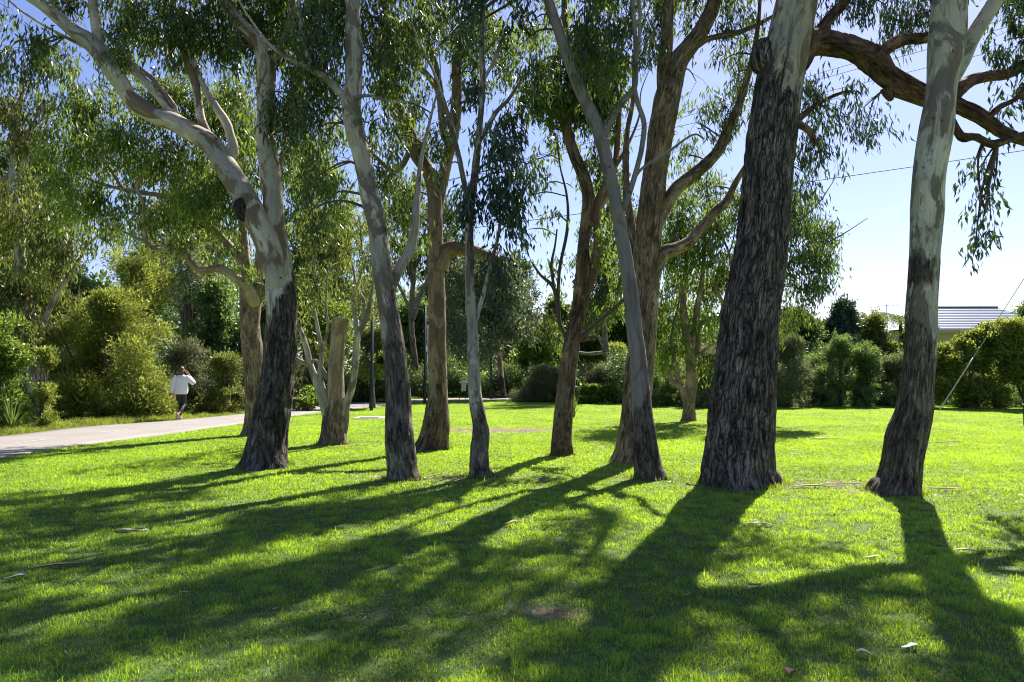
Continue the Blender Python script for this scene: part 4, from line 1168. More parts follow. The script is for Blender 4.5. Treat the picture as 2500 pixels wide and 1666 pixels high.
# ------------------------------------------------------------------ shrubs and background trees
def bush(name, label, cat, box, d, mat, n=9000, L=.10, W=.04, lobes=14, group=None, up=.3, stems=5, trunk=None, gap=.32, depth=None, fill=.45, bark='twig', lobe=(.22, .38), shape=1.0, zlow=.02):
    """box: left, right, top pixel; d: distance; trunk: height share of bare stem"""
    x0, x1, yt = box
    a, b = P(x0, 900, d), P(x1, 900, d)
    H = P((x0 + x1) / 2, yt, d)[2]
    cx, rx = (a[0] + b[0]) / 2, (b[0] - a[0]) / 2
    ry = depth or min(rx, 2.6)
    if trunk is None: rx *= 1.16
    z0 = H * trunk if trunk else zlow
    hz = (H - z0) / 2
    root = empty(name, (cx, d, 0), label, cat, group)
    lob = []
    for k in range(lobes):
        v = rng.normal(size=3); v /= np.linalg.norm(v)
        v *= rng.uniform(.25, .72)
        if k < 3: v = np.array((rng.uniform(-.5, .5), rng.uniform(-.3, .3), .62))
        elif trunk is None and k % 2 == 0 and zlow < .5: v = np.array((rng.uniform(-.78, .78), rng.uniform(-.7, .3), rng.uniform(-.95, -.55)))
        s = rng.uniform(*lobe)
        lx = math.sqrt(max(.05, 1 - max(0, v[2]) ** 2 * shape)) if v[2] > 0 else 1
        lob.append((np.array((v[0] * rx * lx, v[1] * ry, z0 + hz + v[2] * hz)), np.array((s * rx * 1.15, s * ry * 1.2, s * hz * 1.25))))
    tb = Tubes()
    per = n // lobes
    LV, LT = [], []
    for c, r in lob:
        m = max(6, per // 24)
        v = unit(rng.normal(size=(m, 3)))
        v[:, 2] = np.abs(v[:, 2]) * np.where(rng.random(m) < .7, 1, -1)
        rr = rng.random(m) ** fill
        an = c + v * r * rr[:, None]
        an[:, 2] = np.maximum(an[:, 2], .06)
        kk = 24
        sp = min(r.min() * .24, .24)
        pos = np.repeat(an, kk, 0) + rng.normal(size=(m * kk, 3)) * sp * np.array((1, 1, .8))
        out = np.repeat(v, kk, 0) * .7 + rng.normal(size=(m * kk, 3)) * .6 + np.array((0, 0, up))
        pos[:, 2] = np.maximum(pos[:, 2], .03)
        hue = np.repeat(rng.normal(0, .2, m), kk) + rng.normal(0, .05)
        t = np.clip(.45 + hue + rng.normal(0, .12, m * kk) + .12 * np.repeat(v[:, 2], kk), 0, .92)
        if gap:
            g = noise(pos * np.array((1.5, 1.5, 1.9)) + cx) > gap
            pos, out, t = pos[~g], out[~g], t[~g]
        LV.append((pos, out)); LT.append(t)
        for q in range(2 if stems else 0):
            e = an[rng.integers(m)]
            tb.add(resample(np.array([[*(c - (0, 0, .2 * r[2])), .012], [*((c + e) / 2 + rng.normal(size=3) * .1), .008], [*e, .004]]), .2), 4, 0, None, False)
    pos = np.vstack([a[0] for a in LV]); out = np.vstack([a[1] for a in LV]); t = np.concatenate(LT)
    V, Fq, T = leaf_mesh(pos, out, L * 1.2 * rng.uniform(.6, 1.3, len(pos)), W * 1.35 * rng.uniform(.7, 1.3, len(pos)), t)
    sb = .012
    R0 = .022 + .012 * H if trunk is None else .03 + .022 * H
    for k in range(stems):
        c, r = lob[k % lobes]
        b0 = np.array((random.uniform(-1, 1) * sb, random.uniform(-1, 1) * sb, -.08))
        if trunk: b0 = np.array((0, 0, -.08)) + np.array((random.uniform(-.08, .08), 0, 0)); mid_ = np.array((c[0] * .12, c[1] * .1, z0 * .9 + .2))
        else: mid_ = np.array((c[0] * .45, c[1] * .4, c[2] * .45))
        tb.add(resample(np.array([[*b0, R0], [*mid_, R0 * .65], [*(c * np.array((.8, .8, 1)) - (0, 0, r[2] * .4)), R0 * .35], [*c, R0 * .15]]), .15), 7, 0, None, False, .06, random.uniform(0, 30))
    if tb.n: tb.build('stems' if trunk is None else 'trunk', M[bark], root)
    link('foliage', make_mesh('foliage', V, Fq, M[mat], {'tint': T}), root)
    return root


SH = 'shrub'
# left, beyond the path
bush('wattle_bush', 'big feathery yellow-green wattle bush, widest of the shrubs beside the path', SH, (85, 425, 690), 25.2, 'leaf_wattle', 110000, .095, .024, 44, up=.5, stems=7, lobe=(.15, .27), depth=2.0, gap=.42)
bush('wattle_tree', 'taller wattle rising behind the big feathery bush, against the sky', 'tree', (180, 440, 585), 28.5, 'leaf_wattle', 34000, .11, .030, 18, up=.4, stems=5, trunk=.25)
bush('bright_shrub', 'fresh bright green shrub at the left edge of the path verge', SH, (-120, 78, 775), 20.6, 'leaf_bright', 26000, .10, .034, 14, up=.2, stems=4)
bush('wattle_shrub', 'low yellowish wattle shrub between the bright green shrub and the big feathery bush', SH, (60, 150, 850), 20.8, 'leaf_wattle', 10000, .08, .02, 9, up=.4)
bush('wattle_seedling', 'small pale ferny seedling at the foot of the big feathery bush', SH, (322, 392, 932), 24.3, 'leaf_bright', 5000, .09, .014, 8, up=.3, lobe=(.3, .45))
bush('brown_shrub', 'dull brownish green shrub directly behind the walker', SH, (385, 520, 828), 28.0, 'leaf_brown', 24000, .07, .022, 14, up=.4, stems=6)
bush('olive_shrub', 'rounded sunlit olive shrub just right of the walker', SH, (488, 612, 862), 27.2, 'leaf_olive', 22000, .07, .026, 13, up=.4, stems=6)
bush('dark_tree', 'dark leafy tree in shade above the olive shrub, left of the broken-topped gum', 'tree', (430, 600, 690), 35, 'leaf_dark', 26000, .15, .06, 16, stems=4, trunk=.2)
bush('dark_tree', 'dark leafy tree filling the gap behind the forked pale gum', 'tree', (560, 760, 720), 37, 'leaf_dark', 26000, .16, .06, 16, stems=4, trunk=.15)
bush('thin_gum', 'thin-crowned greyish gum behind the walker, its bare twigs showing above the shrubs', 'tree', (350, 580, 560), 36, 'leaf_silver', 14000, .16, .035, 16, stems=8, trunk=.35, up=-.2, gap=.1)
bush('lime_shrub', 'vivid lime green shrub seen between the forked pale gum and the lopped stump', SH, (668, 770, 900), 29.5, 'leaf_bright', 14000, .09, .04, 9, up=.2)
bush('young_gum', 'sunlit yellow-green young gum right behind the lopped stump', 'tree', (690, 860, 660), 33, 'leaf_bright', 30000, .15, .035, 18, stems=5, trunk=.15, up=-.3)
bush('low_gum', 'low drooping gum foliage in front of the first black lamp post', 'tree', (845, 975, 800), 31.5, 'leaf_olive', 14000, .13, .03, 11, stems=3, trunk=.35, up=-.5)
bush('scrub', 'grey-green scrub along the path edge behind the first lamp post', SH, (800, 1000, 925), 37, 'leaf_dark', 12000, .10, .03, 10)
bush('dark_tree', 'dark tree filling the upper left behind the big wattle', 'tree', (-60, 300, 560), 38, 'leaf_dark', 40000, .18, .06, 18, stems=5, trunk=.1)
bush('gum_tree', 'high sunlit gum crown far behind the walker, its top near the leaning pale limb', 'tree', (300, 620, 400), 42, 'leaf_olive', 42000, .22, .05, 22, stems=6, trunk=.35, up=-.3, gap=.25)
bush('gum_tree', 'tall thin gum crown in the far left background behind the pale edge gum', 'tree', (-140, 260, 330), 44, 'leaf_gum', 42000, .22, .05, 22, stems=6, trunk=.35, up=-.3, gap=.2)
bush('gum_tree', 'far gum crown filling the sky between the forked pale gum and the slender gum', 'tree', (640, 900, 500), 44, 'leaf_gum', 34000, .22, .05, 20, stems=6, trunk=.3, up=-.3, gap=.25)
# middle distance
bush('forest_tree', 'dark forest tree behind the second black lamp post', 'tree', (930, 1080, 735), 47, 'leaf_dark', 26000, .2, .08, 16, stems=5, trunk=.12)
bush('forest_tree', 'grey-green forest tree rising behind the red-brown gum', 'tree', (1000, 1190, 640), 52, 'leaf_silver', 34000, .24, .07, 18, stems=5, trunk=.2)
bush('forest_tree', 'dark understorey tree behind the thinnest twisted gum', 'tree', (1060, 1240, 800), 46, 'leaf_dark', 26000, .18, .07, 14, stems=6, trunk=.15)
bush('forest_tree', 'tallest far tree, left of the open gap of blue sky', 'tree', (1150, 1320, 625), 54, 'leaf_blue', 30000, .24, .07, 18, stems=5, trunk=.25, gap=.3)
bush('forest_tree', 'rounded mid-green tree right of the thin white trunk', 'tree', (1225, 1400, 795), 46, 'leaf_bright', 32000, .17, .07, 18, stems=5, trunk=.1)
bush('forest_tree', 'small-topped dark tree at the foot of the blue sky gap', 'tree', (1290, 1420, 720), 56, 'leaf_dark', 26000, .22, .09, 14, stems=4, trunk=.15)
bush('forest_tree', 'dull green tree behind the straight brown gum', 'tree', (1350, 1530, 735), 54, 'leaf_gum', 40000, .2, .08, 15, stems=4, trunk=.15)
bush('forest_tree', 'dark tree just left of the broad tan trunk, far back', 'tree', (1450, 1640, 750), 52, 'leaf_gum', 40000, .2, .08, 15, stems=4, trunk=.15)
bush('yellow_shrub', 'yellow-tinged shrub above the brown hedge, near the broad tan trunk', SH, (1455, 1560, 842), 44, 'leaf_wattle', 16000, .14, .06, 10)
bush('feathery_shrub', 'feathery brownish shrub right of the thin white trunk', SH, (1262, 1420, 894), 37.6, 'leaf_brown', 46000, .12, .018, 20, up=.6, depth=1.6, gap=.95, lobe=(.24, .36))
bush('feathery_shrub', 'broad feathery brownish shrub behind the bright green plants', SH, (1385, 1590, 888), 38.4, 'leaf_brown', 56000, .12, .018, 24, up=.6, depth=1.6, gap=.95, lobe=(.24, .36))
bush('leafy_plant', 'low bright green leafy plants lining the lawn, right of the straight brown gum', 'plants', (1395, 1545, 940), 35.6, 'leaf_bright', 20000, .12, .06, 20, stems=4, depth=.8, lobe=(.16, .24), shape=.1, gap=.9)
bush('leafy_plant', 'small bright green leafy patch at the left foot of the straight brown gum', 'plants', (1338, 1392, 956), 36.2, 'leaf_bright', 4500, .12, .06, 8, stems=3, depth=.6)
# right, behind the lawn
RS = [(1570, 1690, 872, 'leaf_dark', 'dark shrub behind the small orange-barked gum'), (1660, 1790, 850, 'leaf_brown', 'dark brownish shrub left of the massive dark trunk'), (1770, 1900, 880, 'leaf_dark', 'dark shrub half hidden behind the massive dark trunk'),
      (1885, 1985, 812, 'leaf_brown', 'pinkish brown shrub just right of the massive dark trunk'), (1960, 2050, 868, 'leaf_dark', 'low dark grey shrub left of the tallest dark shrub'), (2015, 2090, 812, 'leaf_dark', 'tallest, pointed dark shrub in the row right of the massive dark trunk'),
      (2070, 2150, 838, 'leaf_dark', 'dark conical shrub immediately right of the tallest dark shrub'), (2135, 2215, 872, 'leaf_brown', 'mottled brownish shrub left of the pale right-hand gum'), (2200, 2290, 868, 'leaf_olive', 'olive shrub hidden partly by the pale right-hand gum')]
for a_, b_, t_, m_, lb in RS:
    bush('dark_shrub', lb, SH, (a_, b_, t_), 33.0 + random.uniform(-.4, .6), m_, 30000, .085, .024, 16, group='shrubs closing the right of the lawn', up=.6, stems=5, depth=1.5, lobe=(.24, .4))
bush('garden_tree', 'glossy green garden tree beyond the dark shrubs, nearest the massive dark trunk', 'tree', (1875, 2020, 752), 39, 'leaf_gum', 26000, .16, .05, 20, stems=5, trunk=.12, gap=.5)
bush('garden_tree', 'garden tree with a reddish tinge and the highest top of those beyond the dark shrubs', 'tree', (1995, 2125, 733), 39.5, 'leaf_blue', 28000, .15, .06, 20, stems=5, trunk=.12, gap=.5)
bush('garden_tree', 'narrow see-through garden tree in front of the tiled roof', 'tree', (2085, 2195, 768), 40, 'leaf_olive', 20000, .14, .05, 18, stems=5, trunk=.1, gap=.35)
bush('garden_tree', 'leafy garden tree beside the left end of the tiled roof', 'tree', (2165, 2300, 788), 40.5, 'leaf_gum', 24000, .15, .05, 18, stems=5, trunk=.1, gap=.4)
bush('golden_wattle', 'rounded dark bush with yellow-green top, just right of the pale right-hand gum', SH, (2275, 2430, 800), 31.6, 'leaf_wattle', 44000, .095, .040, 24, up=.5, stems=8, zlow=.2, shape=.35, lobe=(.2, .3), gap=.5)
bush('golden_wattle', 'largest rounded bush with yellow-green top and bare spreading stems, at the right edge', SH, (2375, 2640, 768), 31.0, 'leaf_wattle', 76000, .095, .040, 34, up=.5, stems=12, zlow=.52, shape=.35, lobe=(.17, .27), gap=.5)
bush('dark_shrub', 'dark low shrub beneath the wattles at the right edge', SH, (2300, 2480, 930), 32.6, 'leaf_dark', 22000, .09, .03, 14)
bush('dark_shrub', 'dark low shrub cut off by the right edge of the view', SH, (2450, 2680, 920), 32.8, 'leaf_dark', 22000, .09, .03, 14)
bush('garden_tree', 'small tree top peeping over the roof at the far right edge', 'tree', (2478, 2600, 740), 44, 'leaf_dark', 10000, .16, .06, 10, stems=4, trunk=.3)

# rows of scrub closing the gaps at ground level
ug = []
for px in np.arange(1560, 2760, 60): ug.append((px, 36.0, random.uniform(825, 865)))
for d_, pr_, ht in ((30.5, (-260, 700), 905), (33.5, (-300, 900), 890), (36.5, (-300, 980), 885), (42.5, (-300, 1330), 880)):
    for px in np.arange(*pr_, 2000 / d_):
        if d_ > 36 or abs(px - 815) > 170: ug.append((px, d_, ht + random.uniform(-35, 25)))
LV, LO, LT = [], [], []
for px, d_, yt in ug:
    d_ += random.uniform(-.8, .8)
    H = P(px, yt, d_)[2]; x = P(px, 900, d_)[0]
    for q in range(5):
        c = np.array((x + random.uniform(-1, 1), d_ + random.uniform(-.6, .6), H * random.uniform(.1, .75)))
        r = np.array((.8, .7, H * .3)) * random.uniform(.7, 1.2)
        v = unit(rng.normal(size=(50, 3)))
        an = np.repeat(c + v * r * rng.random((50, 1)) ** .4, 22, 0) + rng.normal(size=(1100, 3)) * .13
        an[:, 2] = np.maximum(an[:, 2], .03)
        LV.append(an); LO.append(np.repeat(v, 22, 0) * .6 + rng.normal(size=(1100, 3)) * .6 + (0, 0, .2))
        LT.append(np.clip(random.uniform(.25, .65) + np.repeat(rng.normal(0, .14, 50), 22) + rng.normal(0, .12, 1100), 0, .92))
LV = np.vstack(LV)
V, Fq, T = leaf_mesh(LV, np.vstack(LO), .13 * rng.uniform(.6, 1.3, len(LV)), .05 * rng.uniform(.7, 1.3, len(LV)), np.concatenate(LT))
tag(link('undergrowth', make_mesh('undergrowth', V, Fq, M['leaf_dark'], {'tint': T})), 'dark tangled undergrowth closing the gaps between the shrubs', 'undergrowth', kind='stuff')

# wood closing the view far behind
n = 90000
px = rng.uniform(-500, 3000, n)
dd = rng.uniform(58, 70, n)
top = np.interp(px, [-500, 600, 1000, 1300, 1900, 2000, 3000], [9.5, 9.0, 8.5, 6.4, 6.2, 5.0, 3.8]) * (1 + .14 * noise(np.stack([px / 60, dd * 0, px * 0], -1)))
z = top * rng.random(n) ** .75
pos = np.stack([(px - 1250) / F * dd, dd, z], -1)
V, Fq, T = leaf_mesh(pos, rng.normal(size=(n, 3)) + (0, 0, .4), rng.uniform(.3, .6, n), rng.uniform(.15, .3, n), np.clip(.45 + .3 * noise(pos * .5) + rng.normal(0, .15, n), 0, .9))
tag(link('far_wood', make_mesh('far_wood', V, Fq, M['leaf_dark'], {'tint': T})), 'dark green wood closing the view behind everything', 'wood', kind='stuff')


# ------------------------------------------------------------------ palms
def frond(tb, LVs, p0, az, ln, lift, nl=26):
    t = np.linspace(0, 1, 14)
    h = np.array((math.cos(az), math.sin(az), 0))
    pts = p0 + np.outer(t * ln, h) + np.outer(lift * ln * (t - 1.35 * t ** 2), (0, 0, 1))
    tb.add(np.c_[pts, np.linspace(.018, .004, 14)], 4, 0, None, False)
    k = np.repeat(np.linspace(1.5, 13, nl), 2)
    q = np.stack([np.interp(k, np.arange(14), pts[:, j]) for j in range(3)], -1)
    sd = np.tile([1, -1], nl)[:, None] * np.cross(h, (0, 0, 1))
    ax = sd * .8 + h * .5 + np.array((0, 0, -.55)) + rng.normal(size=(len(k), 3)) * .08
    LVs.append((q, ax))


def palm(px, ytop, d, label):
    H = P(px, ytop, d)[2] - .6
    x = P(px, 900, d)[0]
    root = empty('palm', (x, d, 0), label, 'palm', 'palms beside the house')
    tb = Tubes()
    tb.add(resample(np.array([[0, 0, -.1, .13], [.05, 0, H * .5, .11], [0, 0, H, .09]]), .2), 12, .6, ridges(.008, 20, 1.5), False, .05)
    tb.build('trunk', M['bark_limb'], root)
    tb = Tubes(); LVs = []
    for k in range(13):
        frond(tb, LVs, np.array((0, 0, H - .05)), k * 2.4 + random.uniform(-.2, .2), random.uniform(1.3, 1.7), random.uniform(.35, .9))
    tb.build('frond_ribs', M['twig'], root)
    q = np.vstack([a[0] for a in LVs]); ax = np.vstack([a[1] for a in LVs])
    V, Fq, T = leaf_mesh(q, ax, rng.uniform(.3, .42, len(q)), np.full(len(q), .035), rng.uniform(.2, .8, len(q)))
    link('fronds', make_mesh('fronds', V, Fq, M['leaf_dark'], {'tint': T}), root)


palm(2125, 745, 41.5, 'palm with arching fronds left of the roof aerial')
palm(2200, 748, 42, 'palm with arching fronds close to the pale right-hand gum')

# strap-leaved tufts by the path
def tuft(px, py, r, h, n, mat, label, cat='grass tuft', wd=.02, name='strap_leaf_tuft', group=None):
    g = G(px, py)
    root = (float(g[0]), float(g[1]), 0)
    az = rng.uniform(0, 2 * np.pi, n)
    ln = rng.uniform(.6, 1.1, n) * h
    out = rng.uniform(.2, 1.0, n)
    b = np.stack([np.cos(az), np.sin(az), np.zeros(n)], -1)
    Vs, Fs = [], []
    sd = np.stack([-np.sin(az), np.cos(az), np.zeros(n)], -1) * wd / 2
    T = [0, .35, .7, 1.0]
    for k, t in enumerate(T):
        c = b * (r * .15 + out * r * t ** 1.4)[:, None] + np.array((0, 0, 1)) * (ln * (t * (1.35 - .62 * out * t)))[:, None]
        wv = 1 - t * .8
        Vs += [c - sd * wv, c + sd * wv]
    V = np.stack(Vs, 1).reshape(-1, 3)
    k = np.arange(n) * 8
    Fs = np.vstack([np.stack([k + 2 * j, k + 2 * j + 1, k + 2 * j + 3, k + 2 * j + 2], -1) for j in range(3)])
    o = link(name, make_mesh(name, V, Fs, M[mat], {'tint': np.repeat(np.clip(rng.normal(.5, .2, n), 0, .9), 8)}), None, root)
    tag(o, label, cat, group)


tuft(28, 1052, .5, .8, 90, 'leaf_dark', 'dark strap-leaved tuft at the left edge of the path verge', wd=.035)
tuft(594, 1002, .55, .95, 260, 'dry_grass', 'dry orange grass clump left of the broken-topped gum', wd=.012, name='dry_grass_clump')
tuft(430, 1012, .5, .6, 120, 'rough_grass', 'green grass clump behind the walker on the verge', wd=.016, name='grass_clump')
tuft(560, 1008, .5, .55, 120, 'rough_grass', 'green grass clump left of the dry orange one', wd=.016, name='grass_clump')

# fresh shoots at the foot of gum 7
tuft(1398, 1020, .35, .7, 30, 'leaf_bright', 'bright leafy sucker shoots just right of the straight brown gum', cat='shoots', wd=.06, name='sucker_shoots')

# ------------------------------------------------------------------ lamp posts and other posts
black = plain('black_paint', (.012, .013, .014), .45)
white = plain('white_paint', (.75, .75, .72), .5)
galv = plain('galvanised', (.35, .36, .37), .5, .6)


def tube(path, r, seg=12, cap=True):
    t = Tubes()
    path = np.array(path, float)
    rr = np.full(len(path), r) if np.isscalar(r) else np.array(r)
    t.add(np.c_[path, rr], seg, 0, None, cap)
    return t


def boxmesh(name, size, mat, parent, loc, bev=.004, rz=0):
    import bmesh
    bm = bmesh.new()
    bmesh.ops.create_cube(bm, size=1)
    for v in bm.verts: v.co = Vector((v.co.x * size[0], v.co.y * size[1], v.co.z * size[2]))
    if bev: bmesh.ops.bevel(bm, geom=bm.edges[:], offset=bev, segments=2, affect='EDGES')
    me = D.meshes.new(name); bm.to_mesh(me); bm.free()
    me.materials.append(mat)
    o = link(name, me, parent, loc)
    o.rotation_euler[2] = rz
    return o


def lamp_post(px, py, H, r, label, arm=True):
    g = G(px, py)
    root = empty('lamp_post', (g[0], g[1], 0), label, 'lamp post', 'black lamp posts along the path')
    tube([(0, 0, -.1), (0, 0, .02), (0, 0, 1.2), (0, 0, 1.22), (0, 0, H)], [r, r, r, r * .82, r * .7], 20).build('post', black, root)
    tube([(0, 0, .0), (0, 0, .012), (0, 0, .02)], [r * 1.9, r * 1.9, r * 1.2], 20).build('base_plate', black, root)
    if arm:
        tube([(0, 0, H - .06), (-.12, 0, H - .03), (-.30, 0, H - .02)], .022, 10).build('arm', black, root)
        h = boxmesh('lamp_head', (.42, .2, .05), black, root, (-.42, 0, H - .02), .012)
        boxmesh('lens', (.26, .14, .012), plain('lamp_lens', (.6, .6, .58), .3), h, (-.03, 0, -.032), .002)
    return root


lamp_post(907, 1003, 4.6, .07, 'black lamp post nearer the camera, right of the lopped stump')
lp = lamp_post(1037, 985, 4.45, .075, 'farther black lamp post with a white plate, left of the red-brown gum')
tube([(.12, .0, 1.2), (.12, 0, 3.6)], .02, 8).build('conduit', galv, lp)
boxmesh('plate', (.05, .02, .35), white, lp, (.125, -.035, 2.05), .003)
for z_ in (1.4, 3.4): boxmesh('bracket', (.13, .03, .03), black, lp, (.06, 0, z_), .003)
g = G(1199, 975)
r_ = empty('lamp_post', (g[0], g[1], 0), 'thin black post far away, just left of the white-trunked gum', 'lamp post')
tube([(0, 0, -.1), (0, 0, .1), (0, 0, 2.2), (0, 0, 4.3)], [.05, .05, .045, .035], 12).build('post', black, r_)
tube([(0, 0, 4.28), (0, 0, 4.34), (0, 0, 4.42)], [.06, .09, .03], 12).build('cap', black, r_)
# short dark post at the right edge
g = G(2503, 1040)
r_ = empty('bollard', (g[0], g[1], 0), 'short dark post cut off by the right edge of the view', 'bollard')
tube([(0, 0, -.1), (0, 0, .05), (0, 0, .68), (0, 0, .72)], [.045, .045, .045, .03], 16).build('post', black, r_)
boxmesh('band', (.094, .094, .05), white, r_, (0, 0, .6), .004)

# small pedestal with pale top beside the far path
g = G(1132, 977)
r_ = empty('drinking_fountain', (g[0], g[1], 0), 'small pale-topped pedestal on dark legs beside the far path', 'pedestal')
pale = plain('pale_metal', (.62, .66, .52), .4)
tube([(0, 0, .45), (0, 0, .5), (0, 0, .8), (0, 0, .86)], [.09, .12, .11, .16], 16).build('column', pale, r_)
tube([(0, 0, .862), (0, 0, .90), (0, 0, .92)], [.22, .25, .24], 20).build('basin', pale, r_)
for q in (-.22, .1):
    boxmesh('leg', (.04, .04, .5), black, r_, (q, .05, .24), .004)
boxmesh('crossbar', (.4, .04, .04), black, r_, (-.06, .05, .46), .004)

# concrete lid in the lawn
g = G(905, 1022)
r_ = empty('concrete_pit', (g[0], g[1], 0), 'flat pale concrete pit lid let into the lawn below the first lamp post', 'pit lid')
conc = plain('concrete', (.42, .38, .34), .85, bump=.4)
boxmesh('surround', (1.0, 1.0, .1), conc, r_, (0, 0, -.015), .01)
boxmesh('lid', (.6, .6, .03), conc, r_, (0, 0, .043), .006)

# ------------------------------------------------------------------ utility pole, wires, stay
g = G(822, 968)
UP = np.array((P(820, 900, 46)[0], 46.0, 0))
r_ = empty('utility_pole', UP, 'grey timber power pole seen through the leaves above the lopped stump', 'power pole')
timber = plain('grey_timber', (.26, .25, .24), .85, scale=6)
tube([(0, 0, -.2), (0, 0, .1), (0, 0, 6), (0, 0, 11.6)], [.17, .165, .15, .12], 20).build('pole', timber, r_)
CA_, SA_ = math.cos(1.25), math.sin(1.25)
boxmesh('crossarm', (2.2, .1, .12), timber, r_, (.17, -.05, 11.0), .01, rz=1.25)
for q in (-1.0, -.5, .5, 1.0): tube([(q * CA_ + .17, q * SA_ - .05, 11.06), (q * CA_ + .17, q * SA_ - .05, 11.16), (q * CA_ + .17, q * SA_ - .05, 11.24)], [.03, .045, .02], 10).build('insulator', white, r_)
wire = plain('wire', (.05, .05, .055), .6)


def cable(p, q, sag, label, r=.013, grp=None):
    t = np.linspace(0, 1, 40)[:, None]
    pts = p * (1 - t) + q * t
    pts[:, 2] -= (4 * sag * t * (1 - t))[:, 0]
    tb = Tubes(); tb.add(np.c_[pts, np.full(40, r)], 6, 0, None, True)
    o = tb.build('power_cable', wire)
    tag(o, label, 'cable', grp)


W = lambda px, py, d: P(px, py, d)
cable(UP + (.0, -.19, 8.9), W(2720, 335, 34), .12, 'single cable crossing the sky below the big limb', .018)
cable(UP + (-.5 * CA_ + .17, -.5 * SA_ - .05, 11.25), W(2700, 60, 36), .1, 'lowest of the three cables behind the big limb', .014, None)
cable(UP + (.5 * CA_ + .17, .5 * SA_ - .05, 11.25), W(2700, -2, 38), .1, 'middle one of the three cables behind the big limb', .014)
cable(UP + (1.0 * CA_ + .17, 1.0 * SA_ - .05, 11.25), W(2700, -24, 40), .0, 'topmost cable behind the big limb', .014)
p0, p1 = np.array((*G(2300, 985)[:2], 0)), None
p0 = P(2290, 999, 29.2); p0[2] = -.05
p1 = P(2580, 556, 29.6)
tb = Tubes(); t = np.linspace(0, 1, 8)[:, None]
tb.add(np.c_[p0 * (1 - t) + p1 * t, np.full(8, .014)], 6, 0, None, True)
gr = empty('stay_wire', p0, 'slanting steel stay wire with a pale guard, in front of the wattle at the right', 'stay wire')
o = tb.build('wire', galv, gr, p0)
tb = Tubes(); t = np.linspace(.01, .29, 6)[:, None]
tb.add(np.c_[p0 * (1 - t) + p1 * t, np.full(6, .022)], 10, 0, None, True)
tb.build('guard', plain('pale_guard', (.40, .40, .31), .5), gr, p0)
for o_ in list(gr.children): pass

# ------------------------------------------------------------------ house
hd = 50.0
HX0, HX1 = P(2185, 900, hd)[0], P(2590, 900, hd)[0]
zr, ze = P(2400, 752, hd + 2.4)[2], P(2400, 803, hd - 1.5)[2]
hr = empty('house', ((HX0 + HX1) / 2, hd, 0), 'house with pale ribbed tile roof glinting in the sun behind garden trees', 'house')
ox = (HX0 + HX1) / 2
wall = plain('cream_brick', (.45, .38, .32), .85, scale=8)
hw = (HX1 - HX0) / 2
boxmesh('wall', (2 * hw - 1.0, 5.4, ze - .05), wall, hr, (0, 2.7, ze / 2 - .03), 0)
# roof built of overlapping courses
rt = plain('roof_tile', (.74, .70, .68), .36, var=.12, scale=3, spec=1.0)
V, Fc = [], []
nc = 13
for side in (0, 1):
    for k in range(nc):
        t0, t1 = k / nc, (k + 1) / nc
        yy = (lambda t: -1.0 + t * 3.4) if side == 0 else (lambda t: 5.8 - t * 3.4)
        zz = lambda t: ze + t * (zr - ze)
        lx = lambda t: -hw + t * 2.6
        rx_ = lambda t: hw - t * 2.6
        b = len(V)
        V += [(lx(t0), yy(t0), zz(t0) + .022), (rx_(t0), yy(t0), zz(t0) + .022), (rx_(t1), yy(t1), zz(t1)), (lx(t1), yy(t1), zz(t1)),
              (lx(t0), yy(t0), zz(t0) - .02), (rx_(t0), yy(t0), zz(t0) - .02)]
        Fc += [(b, b + 1, b + 2, b + 3), (b + 4, b + 5, b + 1, b)]
b = len(V)
for sgn in (-1, 1):
    V += [(sgn * hw, -1.0, ze), (sgn * hw, 5.8, ze), (sgn * (hw - 2.6), 2.4, zr)]
rf = link('roof', make_mesh('roof', np.array(V, float), [np.array(Fc), np.array([(b, b + 1, b + 2), (b + 3, b + 4, b + 5)])], rt), hr)
t = tube([(-hw + 2.5, 2.4, zr + .03), (0, 2.4, zr + .03), (hw - 2.5, 2.4, zr + .03)], .09, 10)
t.build('ridge_cap', plain('ridge_tile', (.13, .11, .12), .6), rf)
boxmesh('fascia', (2 * hw, .03, .2), plain('fascia_paint', (.40, .33, .38), .6), hr, (0, -1.03, ze - .12), .004)
boxmesh('gutter', (2 * hw, .12, .1), plain('gutter_paint', (.5, .45, .48), .5), hr, (0, -1.11, ze - .05), .02)
for q in (-3.2, 1.2):
    w_ = boxmesh('window', (1.5, .06, 1.2), white, hr, (q, -.02, 2.2), .01)
    boxmesh('pane', (1.36, .02, 1.06), plain('glass', (.03, .04, .05), .1), w_, (0, -.035, 0), 0)
# aerial
az = P(2165, 745, hd + 1)
an = empty('roof_aerial', (az[0], hd + 1, 0), 'thin television aerial beside the palms', 'aerial')
tube([(0, 0, 0), (0, 0, az[2])], .03, 8).build('mast', galv, an)
tube([(-.1, 0, az[2] - .03), (.75, 0, az[2] + .02)], .018, 6).build('boom', galv, an)
for q in (0, .25, .5): tube([(q, -.3, az[2] - .01), (q, .3, az[2] - .01)], .01, 5).build('element', galv, an)

# ------------------------------------------------------------------ litter on the lawn
bmat = plain('shed_bark', (.30, .22, .15), .8, scale=14, var=.4)
bmat2 = plain('shed_bark_pale', (.50, .45, .38), .75, scale=14, var=.3)


